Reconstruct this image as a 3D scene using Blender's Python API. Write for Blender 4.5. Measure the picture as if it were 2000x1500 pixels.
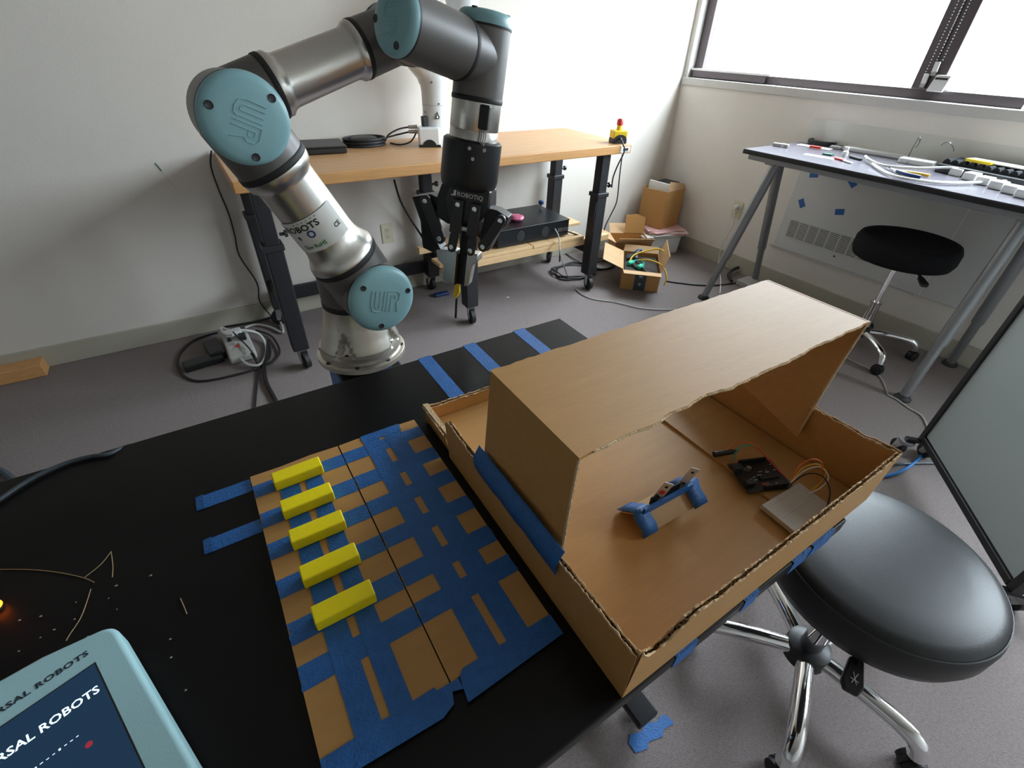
import bpy, bmesh, math, random
from mathutils import Vector as V, Matrix
R = math.radians
random.seed(4)
for o in list(bpy.data.objects): bpy.data.objects.remove(o)
SC = bpy.context.scene
COL = SC.collection

# ------------------------------------------------------------------ camera
CAM = V((0, 0, 1.36)); YAW, PITCH, ROLL, FPX = R(33.55), R(36.43), R(-2.18), 917.4
_f = V((math.sin(YAW)*math.cos(PITCH), math.cos(YAW)*math.cos(PITCH), -math.sin(PITCH)))
_r = V((math.cos(YAW), -math.sin(YAW), 0)); _d = _f.cross(_r)
CR = math.cos(ROLL)*_r + math.sin(ROLL)*_d
CD = -math.sin(ROLL)*_r + math.cos(ROLL)*_d
CF = _f
cd = bpy.data.cameras.new('camera'); cam = bpy.data.objects.new('camera', cd); COL.objects.link(cam)
cd.sensor_width = 36; cd.lens = FPX/2000*36; cd.clip_start = .02; cd.clip_end = 60
cam.matrix_world = Matrix(((CR.x, -CD.x, -CF.x, CAM.x), (CR.y, -CD.y, -CF.y, CAM.y), (CR.z, -CD.z, -CF.z, CAM.z), (0, 0, 0, 1)))
SC.camera = cam

# ------------------------------------------------------------------ world, light, exposure
W = bpy.data.worlds.new('overcast_sky'); SC.world = W; W.use_nodes = True
bg = W.node_tree.nodes['Background']; bg.inputs[1].default_value = 11.0
_n = W.node_tree.nodes; _tc = _n.new('ShaderNodeTexCoord'); _sx = _n.new('ShaderNodeSeparateXYZ'); _rp = _n.new('ShaderNodeValToRGB'); _mr = _n.new('ShaderNodeMapRange')
_mr.inputs['From Min'].default_value = -1; _mr.inputs['From Max'].default_value = 1       # overcast sky: brighter overhead, grey ground below the horizon
W.node_tree.links.new(_tc.outputs['Generated'], _sx.inputs[0]); W.node_tree.links.new(_sx.outputs['Z'], _mr.inputs['Value']); W.node_tree.links.new(_mr.outputs[0], _rp.inputs[0]); W.node_tree.links.new(_rp.outputs[0], bg.inputs[0])
_e = _rp.color_ramp.elements; _e[0].position = 0; _e[0].color = (.28, .28, .27, 1); _e[1].position = 1; _e[1].color = (2.45, 2.75, 3.1, 1)
for _p, _c in ((.46, (.30, .30, .29, 1)), (.50, (.86, .95, 1.06, 1))): _q = _e.new(_p); _q.color = _c
SC.view_settings.view_transform = 'Standard'; SC.view_settings.look = 'None'
SC.view_settings.gamma = 1; SC.view_settings.use_curve_mapping = False
SC.view_settings.exposure = 0.38
XB, YA, ZC = 3.24, 2.79, 2.75            # window wall, long wall, ceiling
X0, Y0 = -4.2, -2.2                      # the walls behind the camera
WZ0, WZ1, WY0, WY1 = 1.165, 2.45, -1.75, 2.782   # window opening
pl = bpy.data.lights.new('window_portal', 'AREA'); pl.shape = 'RECTANGLE'; pl.size = WY1-WY0; pl.size_y = WZ1-WZ0
pl.cycles.is_portal = True
po = bpy.data.objects.new('window_portal', pl); COL.objects.link(po)
po.location = (XB+.16, (WY0+WY1)/2, (WZ0+WZ1)/2)
po.rotation_euler = Matrix(((0, 0, 1), (1, 0, 0), (0, 1, 0))).to_euler()   # -Z looks into the room (-X)

# ------------------------------------------------------------------ helpers
def ray(u, v): return CR*((u-1000)/FPX) + CD*((v-750)/FPX) + CF
def PZ(u, v, z=0.): d = ray(u, v); return CAM + d*((z-CAM.z)/d.z)      # point of the photo on a horizontal plane
def PX(u, v, x): d = ray(u, v); return CAM + d*((x-CAM.x)/d.x)
def PY(u, v, y): d = ray(u, v); return CAM + d*((y-CAM.y)/d.y)

MATS = {}
def mat(name, col, rough=.5, metal=0., noise=0., nscale=30., bump=0., bscale=200., spec=.5, emit=None, estr=0., stretch=None, col2=None, coat=0.):
    m = bpy.data.materials.new(name); m.use_nodes = True; nt = m.node_tree; b = nt.nodes['Principled BSDF']
    b.inputs['Base Color'].default_value = (*col, 1); b.inputs['Roughness'].default_value = rough
    b.inputs['Metallic'].default_value = metal; b.inputs['Specular IOR Level'].default_value = spec
    if coat: b.inputs['Coat Weight'].default_value = coat
    if emit: b.inputs['Emission Color'].default_value = (*emit, 1); b.inputs['Emission Strength'].default_value = estr
    tc = nt.nodes.new('ShaderNodeTexCoord'); src = tc.outputs['Object']
    if stretch:
        mp = nt.nodes.new('ShaderNodeMapping'); mp.inputs['Scale'].default_value = stretch
        nt.links.new(src, mp.inputs[0]); src = mp.outputs[0]
    if noise:
        n = nt.nodes.new('ShaderNodeTexNoise'); n.inputs['Scale'].default_value = nscale; n.inputs['Detail'].default_value = 6
        n.inputs['Roughness'].default_value = .65; nt.links.new(src, n.inputs['Vector'])
        rp = nt.nodes.new('ShaderNodeValToRGB'); rp.color_ramp.elements[0].position = .3; rp.color_ramp.elements[1].position = .7
        c2 = col2 or tuple(min(1, c*(1+noise)) for c in col); c1 = col if col2 else tuple(c*(1-noise) for c in col)
        rp.color_ramp.elements[0].color = (*c1, 1); rp.color_ramp.elements[1].color = (*c2, 1)
        nt.links.new(n.outputs['Fac'], rp.inputs[0]); nt.links.new(rp.outputs[0], b.inputs['Base Color'])
    if bump:
        n2 = nt.nodes.new('ShaderNodeTexNoise'); n2.inputs['Scale'].default_value = bscale; n2.inputs['Detail'].default_value = 4
        nt.links.new(src, n2.inputs['Vector'])
        bp = nt.nodes.new('ShaderNodeBump'); bp.inputs['Strength'].default_value = bump; bp.inputs['Distance'].default_value = .01
        nt.links.new(n2.outputs['Fac'], bp.inputs['Height']); nt.links.new(bp.outputs[0], b.inputs['Normal'])
    MATS[name] = m; return m
def glassmat(name, tint=(1, 1, 1), refl=.08, milk=0.):
    m = bpy.data.materials.new(name); m.use_nodes = True; nt = m.node_tree; nt.nodes.clear()
    o = nt.nodes.new('ShaderNodeOutputMaterial'); t = nt.nodes.new('ShaderNodeBsdfTransparent'); t.inputs[0].default_value = (*tint, 1)
    g = nt.nodes.new('ShaderNodeBsdfGlossy'); g.inputs['Roughness'].default_value = .02
    mx = nt.nodes.new('ShaderNodeMixShader'); mx.inputs[0].default_value = refl
    nt.links.new(t.outputs[0], mx.inputs[1]); nt.links.new(g.outputs[0], mx.inputs[2]); last = mx
    if milk:
        df = nt.nodes.new('ShaderNodeBsdfDiffuse'); df.inputs[0].default_value = (.8, .85, .85, 1)
        m2 = nt.nodes.new('ShaderNodeMixShader'); m2.inputs[0].default_value = milk
        nt.links.new(mx.outputs[0], m2.inputs[1]); nt.links.new(df.outputs[0], m2.inputs[2]); last = m2
    nt.links.new(last.outputs[0], o.inputs[0]); MATS[name] = m; return m

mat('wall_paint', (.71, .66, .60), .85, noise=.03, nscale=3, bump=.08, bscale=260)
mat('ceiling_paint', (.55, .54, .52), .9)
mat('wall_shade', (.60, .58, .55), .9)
mat('carpet', (.315, .268, .258), .95, noise=.16, nscale=140, bump=.9, bscale=420, spec=.1)
mat('baseboard', (.44, .41, .33), .5)
mat('sill_paint', (.52, .50, .47), .5)
mat('frame_metal', (.105, .085, .092), .45, metal=.3)
mat('black_laminate', (.0060, .0052, .0052), .36, noise=.35, nscale=5, bump=.03, bscale=300, spec=.22)
mat('table_edge', (.012, .012, .013), .5)
mat('tape_blue', (.014, .115, .36), .48, noise=.14, nscale=60, bump=.25, bscale=300)
mat('cardboard', (.47, .245, .075), .55, noise=.06, nscale=9, bump=.05, bscale=60, stretch=(1, 8, 8), spec=.45)
mat('cardboard_light', (.55, .36, .20), .85, noise=.06, nscale=9, bump=.1, bscale=60, spec=.2)
mat('cardboard_torn', (.62, .44, .26), .9, noise=.12, nscale=80, bump=.5, bscale=300, spec=.1)
mat('yellow_wood', (.95, .76, .0), .42, bump=.05, bscale=120)
mat('cap_teal', (.25, .46, .50), .38, bump=.03, bscale=400)
mat('robot_grey', (.135, .127, .122), .42, metal=.25)
mat('aluminium', (.68, .66, .62), .33, metal=1., bump=.02, bscale=300)
mat('aluminium_base', (.60, .57, .50), .33, metal=.9)
mat('rubber_black', (.012, .012, .013), .6)
mat('black_metal', (.016, .016, .018), .38, metal=.3)
mat('black_plastic', (.014, .014, .015), .42)
mat('gunmetal', (.045, .045, .05), .4, metal=.5)
mat('chrome', (.86, .86, .87), .09, metal=1.)
mat('bracket_steel', (.62, .62, .60), .38, metal=.35)
mat('steel', (.55, .55, .54), .3, metal=1.)
mat('desk_leg_grey', (.30, .31, .32), .38, metal=.6)
mat('bench_black', (.014, .014, .017), .5)
mat('maple', (.52, .29, .135), .38, noise=.14, nscale=7, stretch=(1.2, 14, 6))
mat('maple_edge', (.55, .28, .10), .45, noise=.12, nscale=7, stretch=(1.2, 14, 14))
mat('pine', (.62, .41, .21), .65, noise=.14, nscale=10, stretch=(2, 16, 16))
mat('wood_scrap', (.62, .32, .12), .6, noise=.15, nscale=10, stretch=(2, 16, 16))
mat('white_plastic', (.74, .74, .72), .38)
mat('white_robot', (.80, .81, .80), .3, coat=.3)
mat('board_white', (.50, .46, .40), .55)
mat('strip_white', (.56, .55, .52), .42)
mat('grey_cable', (.42, .41, .39), .5)
mat('white_cable', (.72, .72, .70), .45)
mat('black_cable', (.012, .012, .013), .5)
mat('slate_cable', (.045, .06, .075), .45)
mat('blue_cable', (.02, .16, .45), .45)
mat('yellow_cable', (.72, .45, .02), .5)
mat('orange_cable', (.75, .16, .02), .5)
mat('green_cable', (.01, .32, .22), .5)
mat('red_cable', (.62, .04, .03), .5)
mat('ivory', (.60, .55, .40), .45)
mat('slot_dark', (.015, .013, .012), .6)
mat('red', (.62, .04, .03), .4)
mat('estop_yellow', (.78, .54, .01), .45)
mat('leather', (.012, .0125, .014), .42, bump=.08, bscale=600, spec=.5)
mat('fabric_black', (.010, .010, .012), .8, bump=.3, bscale=500, spec=.2)
mat('whiteboard_face', (.42, .48, .48), .3)
mat('white_paper', (.80, .79, .77), .8)
mat('pink_paper', (.70, .42, .42), .8)
mat('pink_bag', (.80, .10, .25), .25, noise=.3, nscale=60, col2=(.9, .35, .5))
mat('bin_white', (.66, .67, .67), .5)
mat('pcb_black', (.012, .013, .014), .35)
mat('silkscreen', (.70, .70, .68), .6)
mat('pendant_shell', (.36, .58, .62), .42, bump=.04, bscale=500)
mat('pendant_text', (.02, .03, .05), .5)
mat('screen', (.004, .014, .032), .16, emit=(.006, .020, .042), estr=1.0)
mat('screen_text', (.6, .7, .75), .5, emit=(.62, .74, .80), estr=.9)
mat('screen_red', (.3, .02, .03), .5, emit=(.32, .02, .04), estr=.5)
mat('lamp_orange', (.8, .2, .02), .4, emit=(1, .16, .008), estr=4)
mat('straw', (.34, .24, .12), .7)
mat('crumb', (.34, .26, .2), .8)
mat('label_white', (.74, .74, .70), .4)
mat('label_black', (.02, .02, .02), .5)
mat('label_blue', (.02, .05, .22), .5)
mat('label_green', (.03, .22, .05), .5)
mat('green_plug', (.02, .50, .30), .45)
mat('desk_top', (.13, .12, .14), .22, noise=.05, nscale=30)
mat('foam', (.016, .017, .02), .9, bump=.3, bscale=300)
mat('heater_panel', (.60, .60, .58), .5)
mat('heater_slot', (.17, .165, .155), .7)
mat('handle_blue', (.01, .035, .12), .4)
mat('handle_yellow', (.75, .40, .02), .4)
mat('pcb_green', (.02, .10, .06), .4)
mat('laptop_black', (.022, .021, .021), .42)
mat('pc_black', (.012, .014, .017), .32, metal=.2)
glassmat('window_glass', (.97, .99, .98), .06)
glassmat('acrylic', (.96, .97, .97), .02, milk=.03)

def frame(z, x=None):
    z = V(z).normalized()
    if x is None: x = V((1, 0, 0)) if abs(z.x) < .8 else V((0, 1, 0))
    x = V(x); x = (x - z*x.dot(z)).normalized(); return x, z.cross(x), z

class MB:
    def __init__(s): s.v = []; s.f = []
    def add(s, vs, fs):
        n = len(s.v); s.v += [tuple(a) for a in vs]; s.f += [tuple(i+n for i in f) for f in fs]; return s
    def box(s, lo, hi):
        x0, y0, z0 = lo; x1, y1, z1 = hi
        return s.add([(x0,y0,z0),(x1,y0,z0),(x1,y1,z0),(x0,y1,z0),(x0,y0,z1),(x1,y0,z1),(x1,y1,z1),(x0,y1,z1)],
                     [(0,3,2,1),(4,5,6,7),(0,1,5,4),(1,2,6,5),(2,3,7,6),(3,0,4,7)])
    def obox(s, c, ax, ay, az):           # oriented box: centre and three half vectors
        c, ax, ay, az = V(c), V(ax), V(ay), V(az); vs = []
        for k in (-1, 1):
            for i, j in ((-1,-1),(1,-1),(1,1),(-1,1)): vs.append(c + ax*i + ay*j + az*k)
        fs = [(0,3,2,1),(4,5,6,7),(0,1,5,4),(1,2,6,5),(2,3,7,6),(3,0,4,7)]
        if ax.cross(ay).dot(az) < 0: fs = [f[::-1] for f in fs]
        return s.add(vs, fs)
    def lathe(s, o, axis, prof, seg=32, x=None, caps=True):   # prof: (distance along axis, radius)
        X, Y, Z = frame(axis, x); o = V(o); vs = []; fs = []; n = len(prof)
        for t, r in prof:
            for k in range(seg):
                a = 2*math.pi*k/seg; vs.append(o + Z*t + X*(r*math.cos(a)) + Y*(r*math.sin(a)))
        for i in range(n-1):
            for k in range(seg):
                k2 = (k+1) % seg; fs.append((i*seg+k, i*seg+k2, (i+1)*seg+k2, (i+1)*seg+k))
        if caps: fs.append(tuple(range(seg))[::-1]); fs.append(tuple((n-1)*seg+k for k in range(seg)))
        return s.add(vs, fs)
    def cyl(s, a, b, r, r2=None, seg=20):
        a, b = V(a), V(b); return s.lathe(a, b-a, [(0, r), ((b-a).length, r if r2 is None else r2)], seg)
    def tube(s, pts, r, seg=8, smooth=4, radii=None):
        pts = [V(p) for p in pts]
        if smooth and len(pts) > 2:
            q = []; rr = []
            for i in range(len(pts)-1):
                p0 = pts[max(i-1, 0)]; p1 = pts[i]; p2 = pts[i+1]; p3 = pts[min(i+2, len(pts)-1)]
                for k in range(smooth):
                    t = k/smooth; q.append(.5*((2*p1) + (p2-p0)*t + (2*p0-5*p1+4*p2-p3)*t*t + (3*p1-p0-3*p2+p3)*t**3))
                    if radii: rr.append(radii[i]*(1-t)+radii[i+1]*t)
            q.append(pts[-1])
            if radii: rr.append(radii[-1]); radii = rr
            pts = q
        vs = []; fs = []; n = len(pts); X = None
        for i, p in enumerate(pts):
            t = pts[min(i+1, n-1)] - pts[max(i-1, 0)]
            if t.length < 1e-9: t = V((0, 0, 1))
            X, Y, Z = frame(t, X); ri = radii[i] if radii else r
            for k in range(seg):
                a = 2*math.pi*k/seg; vs.append(p + X*(ri*math.cos(a)) + Y*(ri*math.sin(a)))
        for i in range(n-1):
            for k in range(seg):
                k2 = (k+1) % seg; fs.append((i*seg+k, i*seg+k2, (i+1)*seg+k2, (i+1)*seg+k))
        fs.append(tuple(range(seg))[::-1]); fs.append(tuple((n-1)*seg+k for k in range(seg)))
        return s.add(vs, fs)
    def prism(s, poly, o, X, Y, Z, h):     # polygon (2D) extruded along Z by h
        o, X, Y, Z = V(o), V(X), V(Y), V(Z); n = len(poly)
        vs = [o + X*a + Y*b for a, b in poly] + [o + X*a + Y*b + Z*h for a, b in poly]
        area = sum(poly[i][0]*poly[(i+1) % n][1]-poly[(i+1) % n][0]*poly[i][1] for i in range(n))
        up = (area > 0) == (X.cross(Y).dot(Z)*h > 0)
        fs = [tuple(range(n))[::-1], tuple(range(n, 2*n))] + [(i, (i+1) % n, n+(i+1) % n, n+i) for i in range(n)]
        if not up: fs = [f[::-1] for f in fs]
        return s.add(vs, fs)
    def ball(s, c, r, seg=14, sc=(1, 1, 1)):
        c = V(c); vs = []; fs = []; n = seg//2
        for i in range(n+1):
            th = math.pi*i/n
            for k in range(seg):
                a = 2*math.pi*k/seg; vs.append(c + V((r*sc[0]*math.sin(th)*math.cos(a), r*sc[1]*math.sin(th)*math.sin(a), -r*sc[2]*math.cos(th))))
        for i in range(n):
            for k in range(seg):
                k2 = (k+1) % seg; fs.append((i*seg+k, i*seg+k2, (i+1)*seg+k2, (i+1)*seg+k))
        return s.add(vs, fs)
    def mesh(s, name, m, smooth=False, angle=40):
        me = bpy.data.meshes.new(name); me.from_pydata(s.v, [], s.f); me.materials.append(MATS[m])
        bm = bmesh.new(); bm.from_mesh(me); bmesh.ops.remove_doubles(bm, verts=bm.verts, dist=1e-6)
        bmesh.ops.dissolve_degenerate(bm, edges=bm.edges, dist=1e-7)
        if smooth:
            for f in bm.faces: f.smooth = True
            for e in bm.edges:
                if len(e.link_faces) == 2 and e.calc_face_angle(0) > R(angle): e.smooth = False
        bm.to_mesh(me); bm.free(); me.update(); return me
    def build(s, name, m, parent=None, smooth=False, bevel=0., seg=2, angle=40):
        o = bpy.data.objects.new(name, s.mesh(name, m, smooth, angle)); COL.objects.link(o)
        if parent is not None:
            o.parent = parent
            o.matrix_parent_inverse = Matrix.Translation(-V(parent['base'])) if 'base' in parent else Matrix()
        if bevel:
            bv = o.modifiers.new('edge_round', 'BEVEL'); bv.width = bevel; bv.segments = seg; bv.limit_method = 'ANGLE'; bv.angle_limit = R(35)
            if not smooth:
                for p in o.data.polygons: p.use_smooth = True
                wn = o.modifiers.new('weighted_normal', 'WEIGHTED_NORMAL'); wn.keep_sharp = True
        return o
BASES = []
def tag(o, label, cat, group=None):
    o['label'] = label; o['category'] = cat
    if group: o['group'] = group
    return o
def thing(name, label, cat, loc, group=None):
    o = bpy.data.objects.new(name, None); COL.objects.link(o); o.location = V(loc); o['base'] = [float(a) for a in V(loc)]
    o.empty_display_size = .05; BASES.append(o); return tag(o, label, cat, group)
def struct(o): o['kind'] = 'structure'; return o
def text(name, s, o, X, Y, size, m, parent, ext=.0004, wide=1., bold=0., align='LEFT', spacing=1.):
    c = bpy.data.curves.new('t', 'FONT'); c.body = s; c.size = 1; c.align_x = align; c.resolution_u = 2; c.offset = bold; c.space_character = spacing
    t = bpy.data.objects.new('t', c); COL.objects.link(t)
    dg = bpy.context.evaluated_depsgraph_get(); me = bpy.data.meshes.new_from_object(t.evaluated_get(dg))
    X, Y = V(X).normalized(), V(Y).normalized(); Z = X.cross(Y); o = V(o)
    mb = MB(); vs = [o + X*(v.co.x*size*wide) + Y*(v.co.y*size) + Z*ext for v in me.vertices]; mb.add(vs, [tuple(p.vertices) for p in me.polygons])
    bpy.data.objects.remove(t); bpy.data.curves.remove(c); bpy.data.meshes.remove(me)
    return mb.build(name, m, parent)
def arc(c, X, Y, r, a0, a1, n):
    c, X, Y = V(c), V(X), V(Y); return [c + X*(r*math.cos(R(a0+(a1-a0)*i/n))) + Y*(r*math.sin(R(a0+(a1-a0)*i/n))) for i in range(n+1)]
EX, EY, EZ = V((1, 0, 0)), V((0, 1, 0)), V((0, 0, 1))

# ------------------------------------------------------------------ the room
struct(MB().box((X0, Y0, -.06), (XB+.25, YA+.1, 0)).build('floor', 'carpet'))
struct(MB().box((X0, Y0, ZC), (XB+.25, YA+.1, ZC+.08)).build('ceiling', 'ceiling_paint'))
struct(MB().box((X0-.1, YA, 0), (XB+.25, YA+.1, ZC)).build('wall_left', 'wall_paint'))
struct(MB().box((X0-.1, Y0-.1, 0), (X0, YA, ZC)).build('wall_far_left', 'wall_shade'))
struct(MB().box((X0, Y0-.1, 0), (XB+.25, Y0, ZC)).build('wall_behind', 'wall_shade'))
wr = MB().box((XB, Y0, 0), (XB+.2, YA, WZ0-.045)).box((XB, Y0, WZ1), (XB+.2, YA, ZC)).box((XB, WY1, WZ0-.045), (XB+.2, YA, WZ1)).box((XB, Y0, WZ0-.045), (XB+.2, WY0, WZ1))
struct(wr.build('wall_right', 'wall_paint'))
struct(MB().box((XB-.012, WY0-.05, WZ0-.045), (XB+.2, WY1, WZ0)).build('trim_1', 'sill_paint', bevel=.003))
struct(MB().box((X0, YA-.012, 0), (XB, YA, .103)).build('baseboard_left', 'baseboard', bevel=.003))
struct(MB().box((XB-.012, Y0, 0), (XB, YA-.012, .115)).build('baseboard_right', 'baseboard', bevel=.003))

win = bpy.data.objects.new('window_1', None); COL.objects.link(win); win['base'] = [XB+.09, 1.0, WZ0]; win.location = V(win['base']); struct(win)
fx0, fx1 = XB+.06, XB+.13
MB().box((fx0, WY0, WZ0), (fx1, WY1, WZ0+.045)).build('bottom_rail', 'frame_metal', win, bevel=.003)
MB().box((fx0, WY0, WZ1-.05), (fx1, WY1, WZ1)).build('top_rail', 'frame_metal', win, bevel=.003)
MB().box((fx0, WY1-.10, WZ0+.045), (fx1, WY1, WZ1-.05)).build('jamb', 'frame_metal', win, bevel=.003)
MB().box((fx0-.06, WY1-.030, WZ0), (fx0, WY1, WZ1)).build('jamb_lining', 'sill_paint', win)
MU = [(1.185, 1.315), (-.33, -.20)]
for a, b in MU:
    mu = MB().box((fx0-.035, a, WZ0+.045), (fx1, b, WZ1-.05)).build('mullion', 'frame_metal', win, bevel=.004)
    MB().box((fx0-.037, (a+b)/2-.004, WZ0+.05), (fx0-.034, (a+b)/2+.004, WZ1-.05)).build('groove', 'slot_dark', mu)
prev = WY1-.10
for a, b in MU+[(WY0, WY0)]:
    MB().box((fx0+.03, b, WZ0+.045), (fx0+.036, prev, WZ1-.05)).build('pane', 'window_glass', win); prev = a
# opened casement sash: a slim rail along the bottom of the corner pane
MB().box((fx0-.03, 2.16, WZ0+.004), (fx0-.004, WY1-.05, WZ0+.05)).build('sash_rail', 'frame_metal', win, bevel=.003)
MB().box((fx0-.034, 2.12, WZ0+.045), (fx0-.002, WY1-.04, WZ0+.056)).build('sash_bead', 'white_plastic', win)
# bead chains with weights at the mullion, white catch
def chain(name, y0, z0, label):
    t = thing(name, label, 'blind chain', (fx0-.045, y0, z0))
    x = fx0-.047
    for k, yy in enumerate((y0-.012, y0+.012)):
        mb = MB(); n = 90
        for i in range(n):
            z = z0+.05+i*(WZ1-.1-z0)/n; mb.ball((x, yy*(1-.2*i/n)+(y0+.02)*(.2*i/n), z), .0028, 6)
        o = mb.build('bead_string', 'white_plastic', t); o['kind'] = 'stuff'
    MB().prism([(-.011, 0), (.011, 0), (.014, .042), (-.008, .042)], (x-.006, y0, z0), EY, EZ, EX, .012).build('weight', 'white_plastic', t, bevel=.002)
    MB().prism([(-.011, -.016), (.010, -.016), (.011, 0), (-.011, 0)], (x-.005, y0, z0), EY, EZ, EX, .01).build('clip', 'steel', t)
chain('blind_chain', 1.262, 1.235, 'white bead chain with its weight nearest the left edge of the mullion')
chain('blind_chain', 1.238, 1.285, 'white bead chain hanging higher, in the middle of the mullion')
t = thing('window_catch', 'white rectangular window catch at the foot of the mullion', 'catch', (fx0-.04, 1.20, 1.205))
MB().prism([(-.035, 0), (.035, 0), (.02, .07), (-.045, .07)], (fx0-.055, 1.20, 1.205), EY, EZ, EX, .018).build('plate', 'white_plastic', t, bevel=.004)
MB().box((fx0-.058, 1.165, 1.256), (fx0-.054, 1.218, 1.264)).build('slot', 'slot_dark', t)
hd_ = MB().lathe((XB+.03, .80, WZ0), EZ, [(0, .04), (.05, .036), (.07, .02)], 20).build('crank_foot', 'white_plastic', win, True)
MB().tube([(XB+.03, .80, WZ0+.06), (XB+.0, .78, WZ0+.09), (XB-.01, .70, WZ0+.09)], .011).build('crank_arm', 'gunmetal', hd_, True)

# ------------------------------------------------------------------ wall fittings
def outlet(name, c, n, up, label, plug):
    n, up = V(n), V(up); s = up.cross(n); t = thing(name, label, 'outlet', c); c = V(c)
    MB().obox(c+n*.003, s*.036, up*.058, n*.003).build('cover_plate', 'ivory', t, bevel=.002)
    for k in (-1, 1):
        f = MB().lathe(c+up*(.0195*k)+n*.005, n, [(0, .0165), (.003, .0165)], 20).build('receptacle', 'ivory', t)
        mb = MB()
        for j in (-1, 1): mb.obox(c+up*(.0195*k+.003)+s*(.006*j)+n*.0085, s*.0012, up*.0045, n*.0004)
        mb.lathe(c+up*(.0195*k-.008)+n*.008, n, [(0, .0026), (.0008, .0026)], 10)
        mb.build('slots', 'slot_dark', f)
    MB().lathe(c+n*.006, n, [(0, .003), (.001, .003)], 10).build('screw', 'steel', t)
    return t
outlet('wall_outlet', (.90, YA, .378), -EY, EZ, 'ivory double wall outlet under the wooden workbench', 0)
outlet('wall_outlet', (XB, 2.045, .412), -EX, EZ, 'ivory wall outlet beside the standing desk, with a plug in it', 1)
t = thing('plugged_lead', 'white plug and thin cord hanging from the outlet by the standing desk', 'cord', (XB-.03, 2.04, 0))
MB().lathe((XB-.008, 2.045, .432), -EX, [(0, .018), (.02, .016), (.032, .009)], 16).build('plug', 'white_plastic', t, True)
MB().tube([(XB-.035, 2.045, .432), (XB-.04, 2.03, .39), (XB-.03, 2.02, .3), (XB-.03, 2.06, .16), (XB-.03, 2.05, .04), (XB-.08, 2.0, .006), (XB-.25, 1.85, .006), (XB-.45, 1.7, .006)], .0035).build('cord', 'white_cable', t, True)

# heater cover on the window wall
hx = XB
t = thing('heater_cover', 'grey-white wall heater panel with slotted grille under the standing desk', 'heater', (hx, 1.2, .13))
MB().box((hx-.0105, .55, .27), (hx-.0012, 1.70, .80)).build('panel', 'heater_panel', t, bevel=.002)
MB().box((hx-.014, .83, .262), (hx-.0012, 1.72, .27)).build('lower_lip', 'sill_paint', t)
for c in range(9):
    y1 = 1.640-c*.066
    g = MB().box((hx-.0108, y1-.056, .352), (hx-.0102, y1, .458)).build('grille_column', 'heater_slot', t)
    mb = MB()
    for k in range(11): mb.box((hx-.014, y1-.057, .350+k*.0103), (hx-.0108, y1+.001, .3545+k*.0103))
    mb.build('slats', 'heater_panel', g)
MB().lathe((hx-.0105, 1.30, .325), -EX, [(0, .006), (.001, .006)], 12).build('hole', 'slot_dark', t)
MB().box((hx-.011, .80, .27), (hx-.0095, .806, .80)).build('panel_joint', 'white_plastic', t)
for (u, v, a, lab) in ((1590, 341, 12, 'blue tape scrap on the heater panel, upper one nearest the desk leg'), (1665, 357, -40, 'blue tape scrap on the heater panel, tilted, upper right of the four'),
                  (1566, 397, -55, 'blue tape scrap on the heater panel, lowest left of the four'), (1640, 414, 15, 'blue tape scrap on the heater panel, right above the far stool seat')):
    c = PX(u, v, hx-.0105); Y = -EY*math.cos(R(a))+EZ*math.sin(R(a)); Z = EY*math.sin(R(a))+EZ*math.cos(R(a))
    tag(MB().obox(c, Y*.026, Z*.017, EX*.0005).build('tape_scrap', 'tape_blue'), lab, 'tape', 'tape scraps on the heater panel')
# pencil mark on the long wall
c = PY(303, 318, YA); c2 = PY(350, 378, YA)
t = thing('wall_scuff', 'thin dark green scratch mark on the long white wall', 'mark', (c.x, YA, c.z))
MB().tube([c+V((0, -.0004, 0)), c*.75+c2*.25+V((0, -.0004, 0))], .003, 4, 0).build('stroke', 'pcb_green', t)
MB().tube([c*.75+c2*.25+V((0, -.0003, 0)), c2+V((0, -.0003, 0))], .0008, 4, 0).build('hairline', 'sill_paint', t)

# ------------------------------------------------------------------ casters
def caster(parent, x, y, ztop, rw=.042, yaw=0., wheel='rubber_black', brake=True):
    d = V((math.cos(yaw), math.sin(yaw), 0)); s = V((-d.y, d.x, 0)); ax = V((x, y, 0))+d*.02
    w = MB().lathe(ax+EZ*rw-s*.014, s, [(0, rw*.8), (.003, rw), (.025, rw), (.028, rw*.8)], 24).build('caster_wheel', wheel, parent, True)
    fk = MB()
    for k in (-1, 1):
        fk.prism([(-.010, rw-.008), (.010, rw-.008), (.004, ztop-.012), (-.034, ztop-.012)], ax+s*(.019*k-.0015), d, EZ, s, .003)
        fk.lathe(ax+EZ*rw+s*(.021*k-.002), s, [(0, .008), (.004, .008)], 10)
    fk.lathe(V((x, y, ztop-.016)), EZ, [(0, .024), (.006, .028), (.016, .028)], 20)
    fk.build('caster_fork', 'steel', parent, True)
    if brake: MB().prism([(0, 0), (.035, -.012), (.038, -.004), (.004, .012)], ax+EZ*(rw+.018)-s*.012, d, EZ, s, .024).build('caster_brake', 'steel', parent, bevel=.002)

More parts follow.
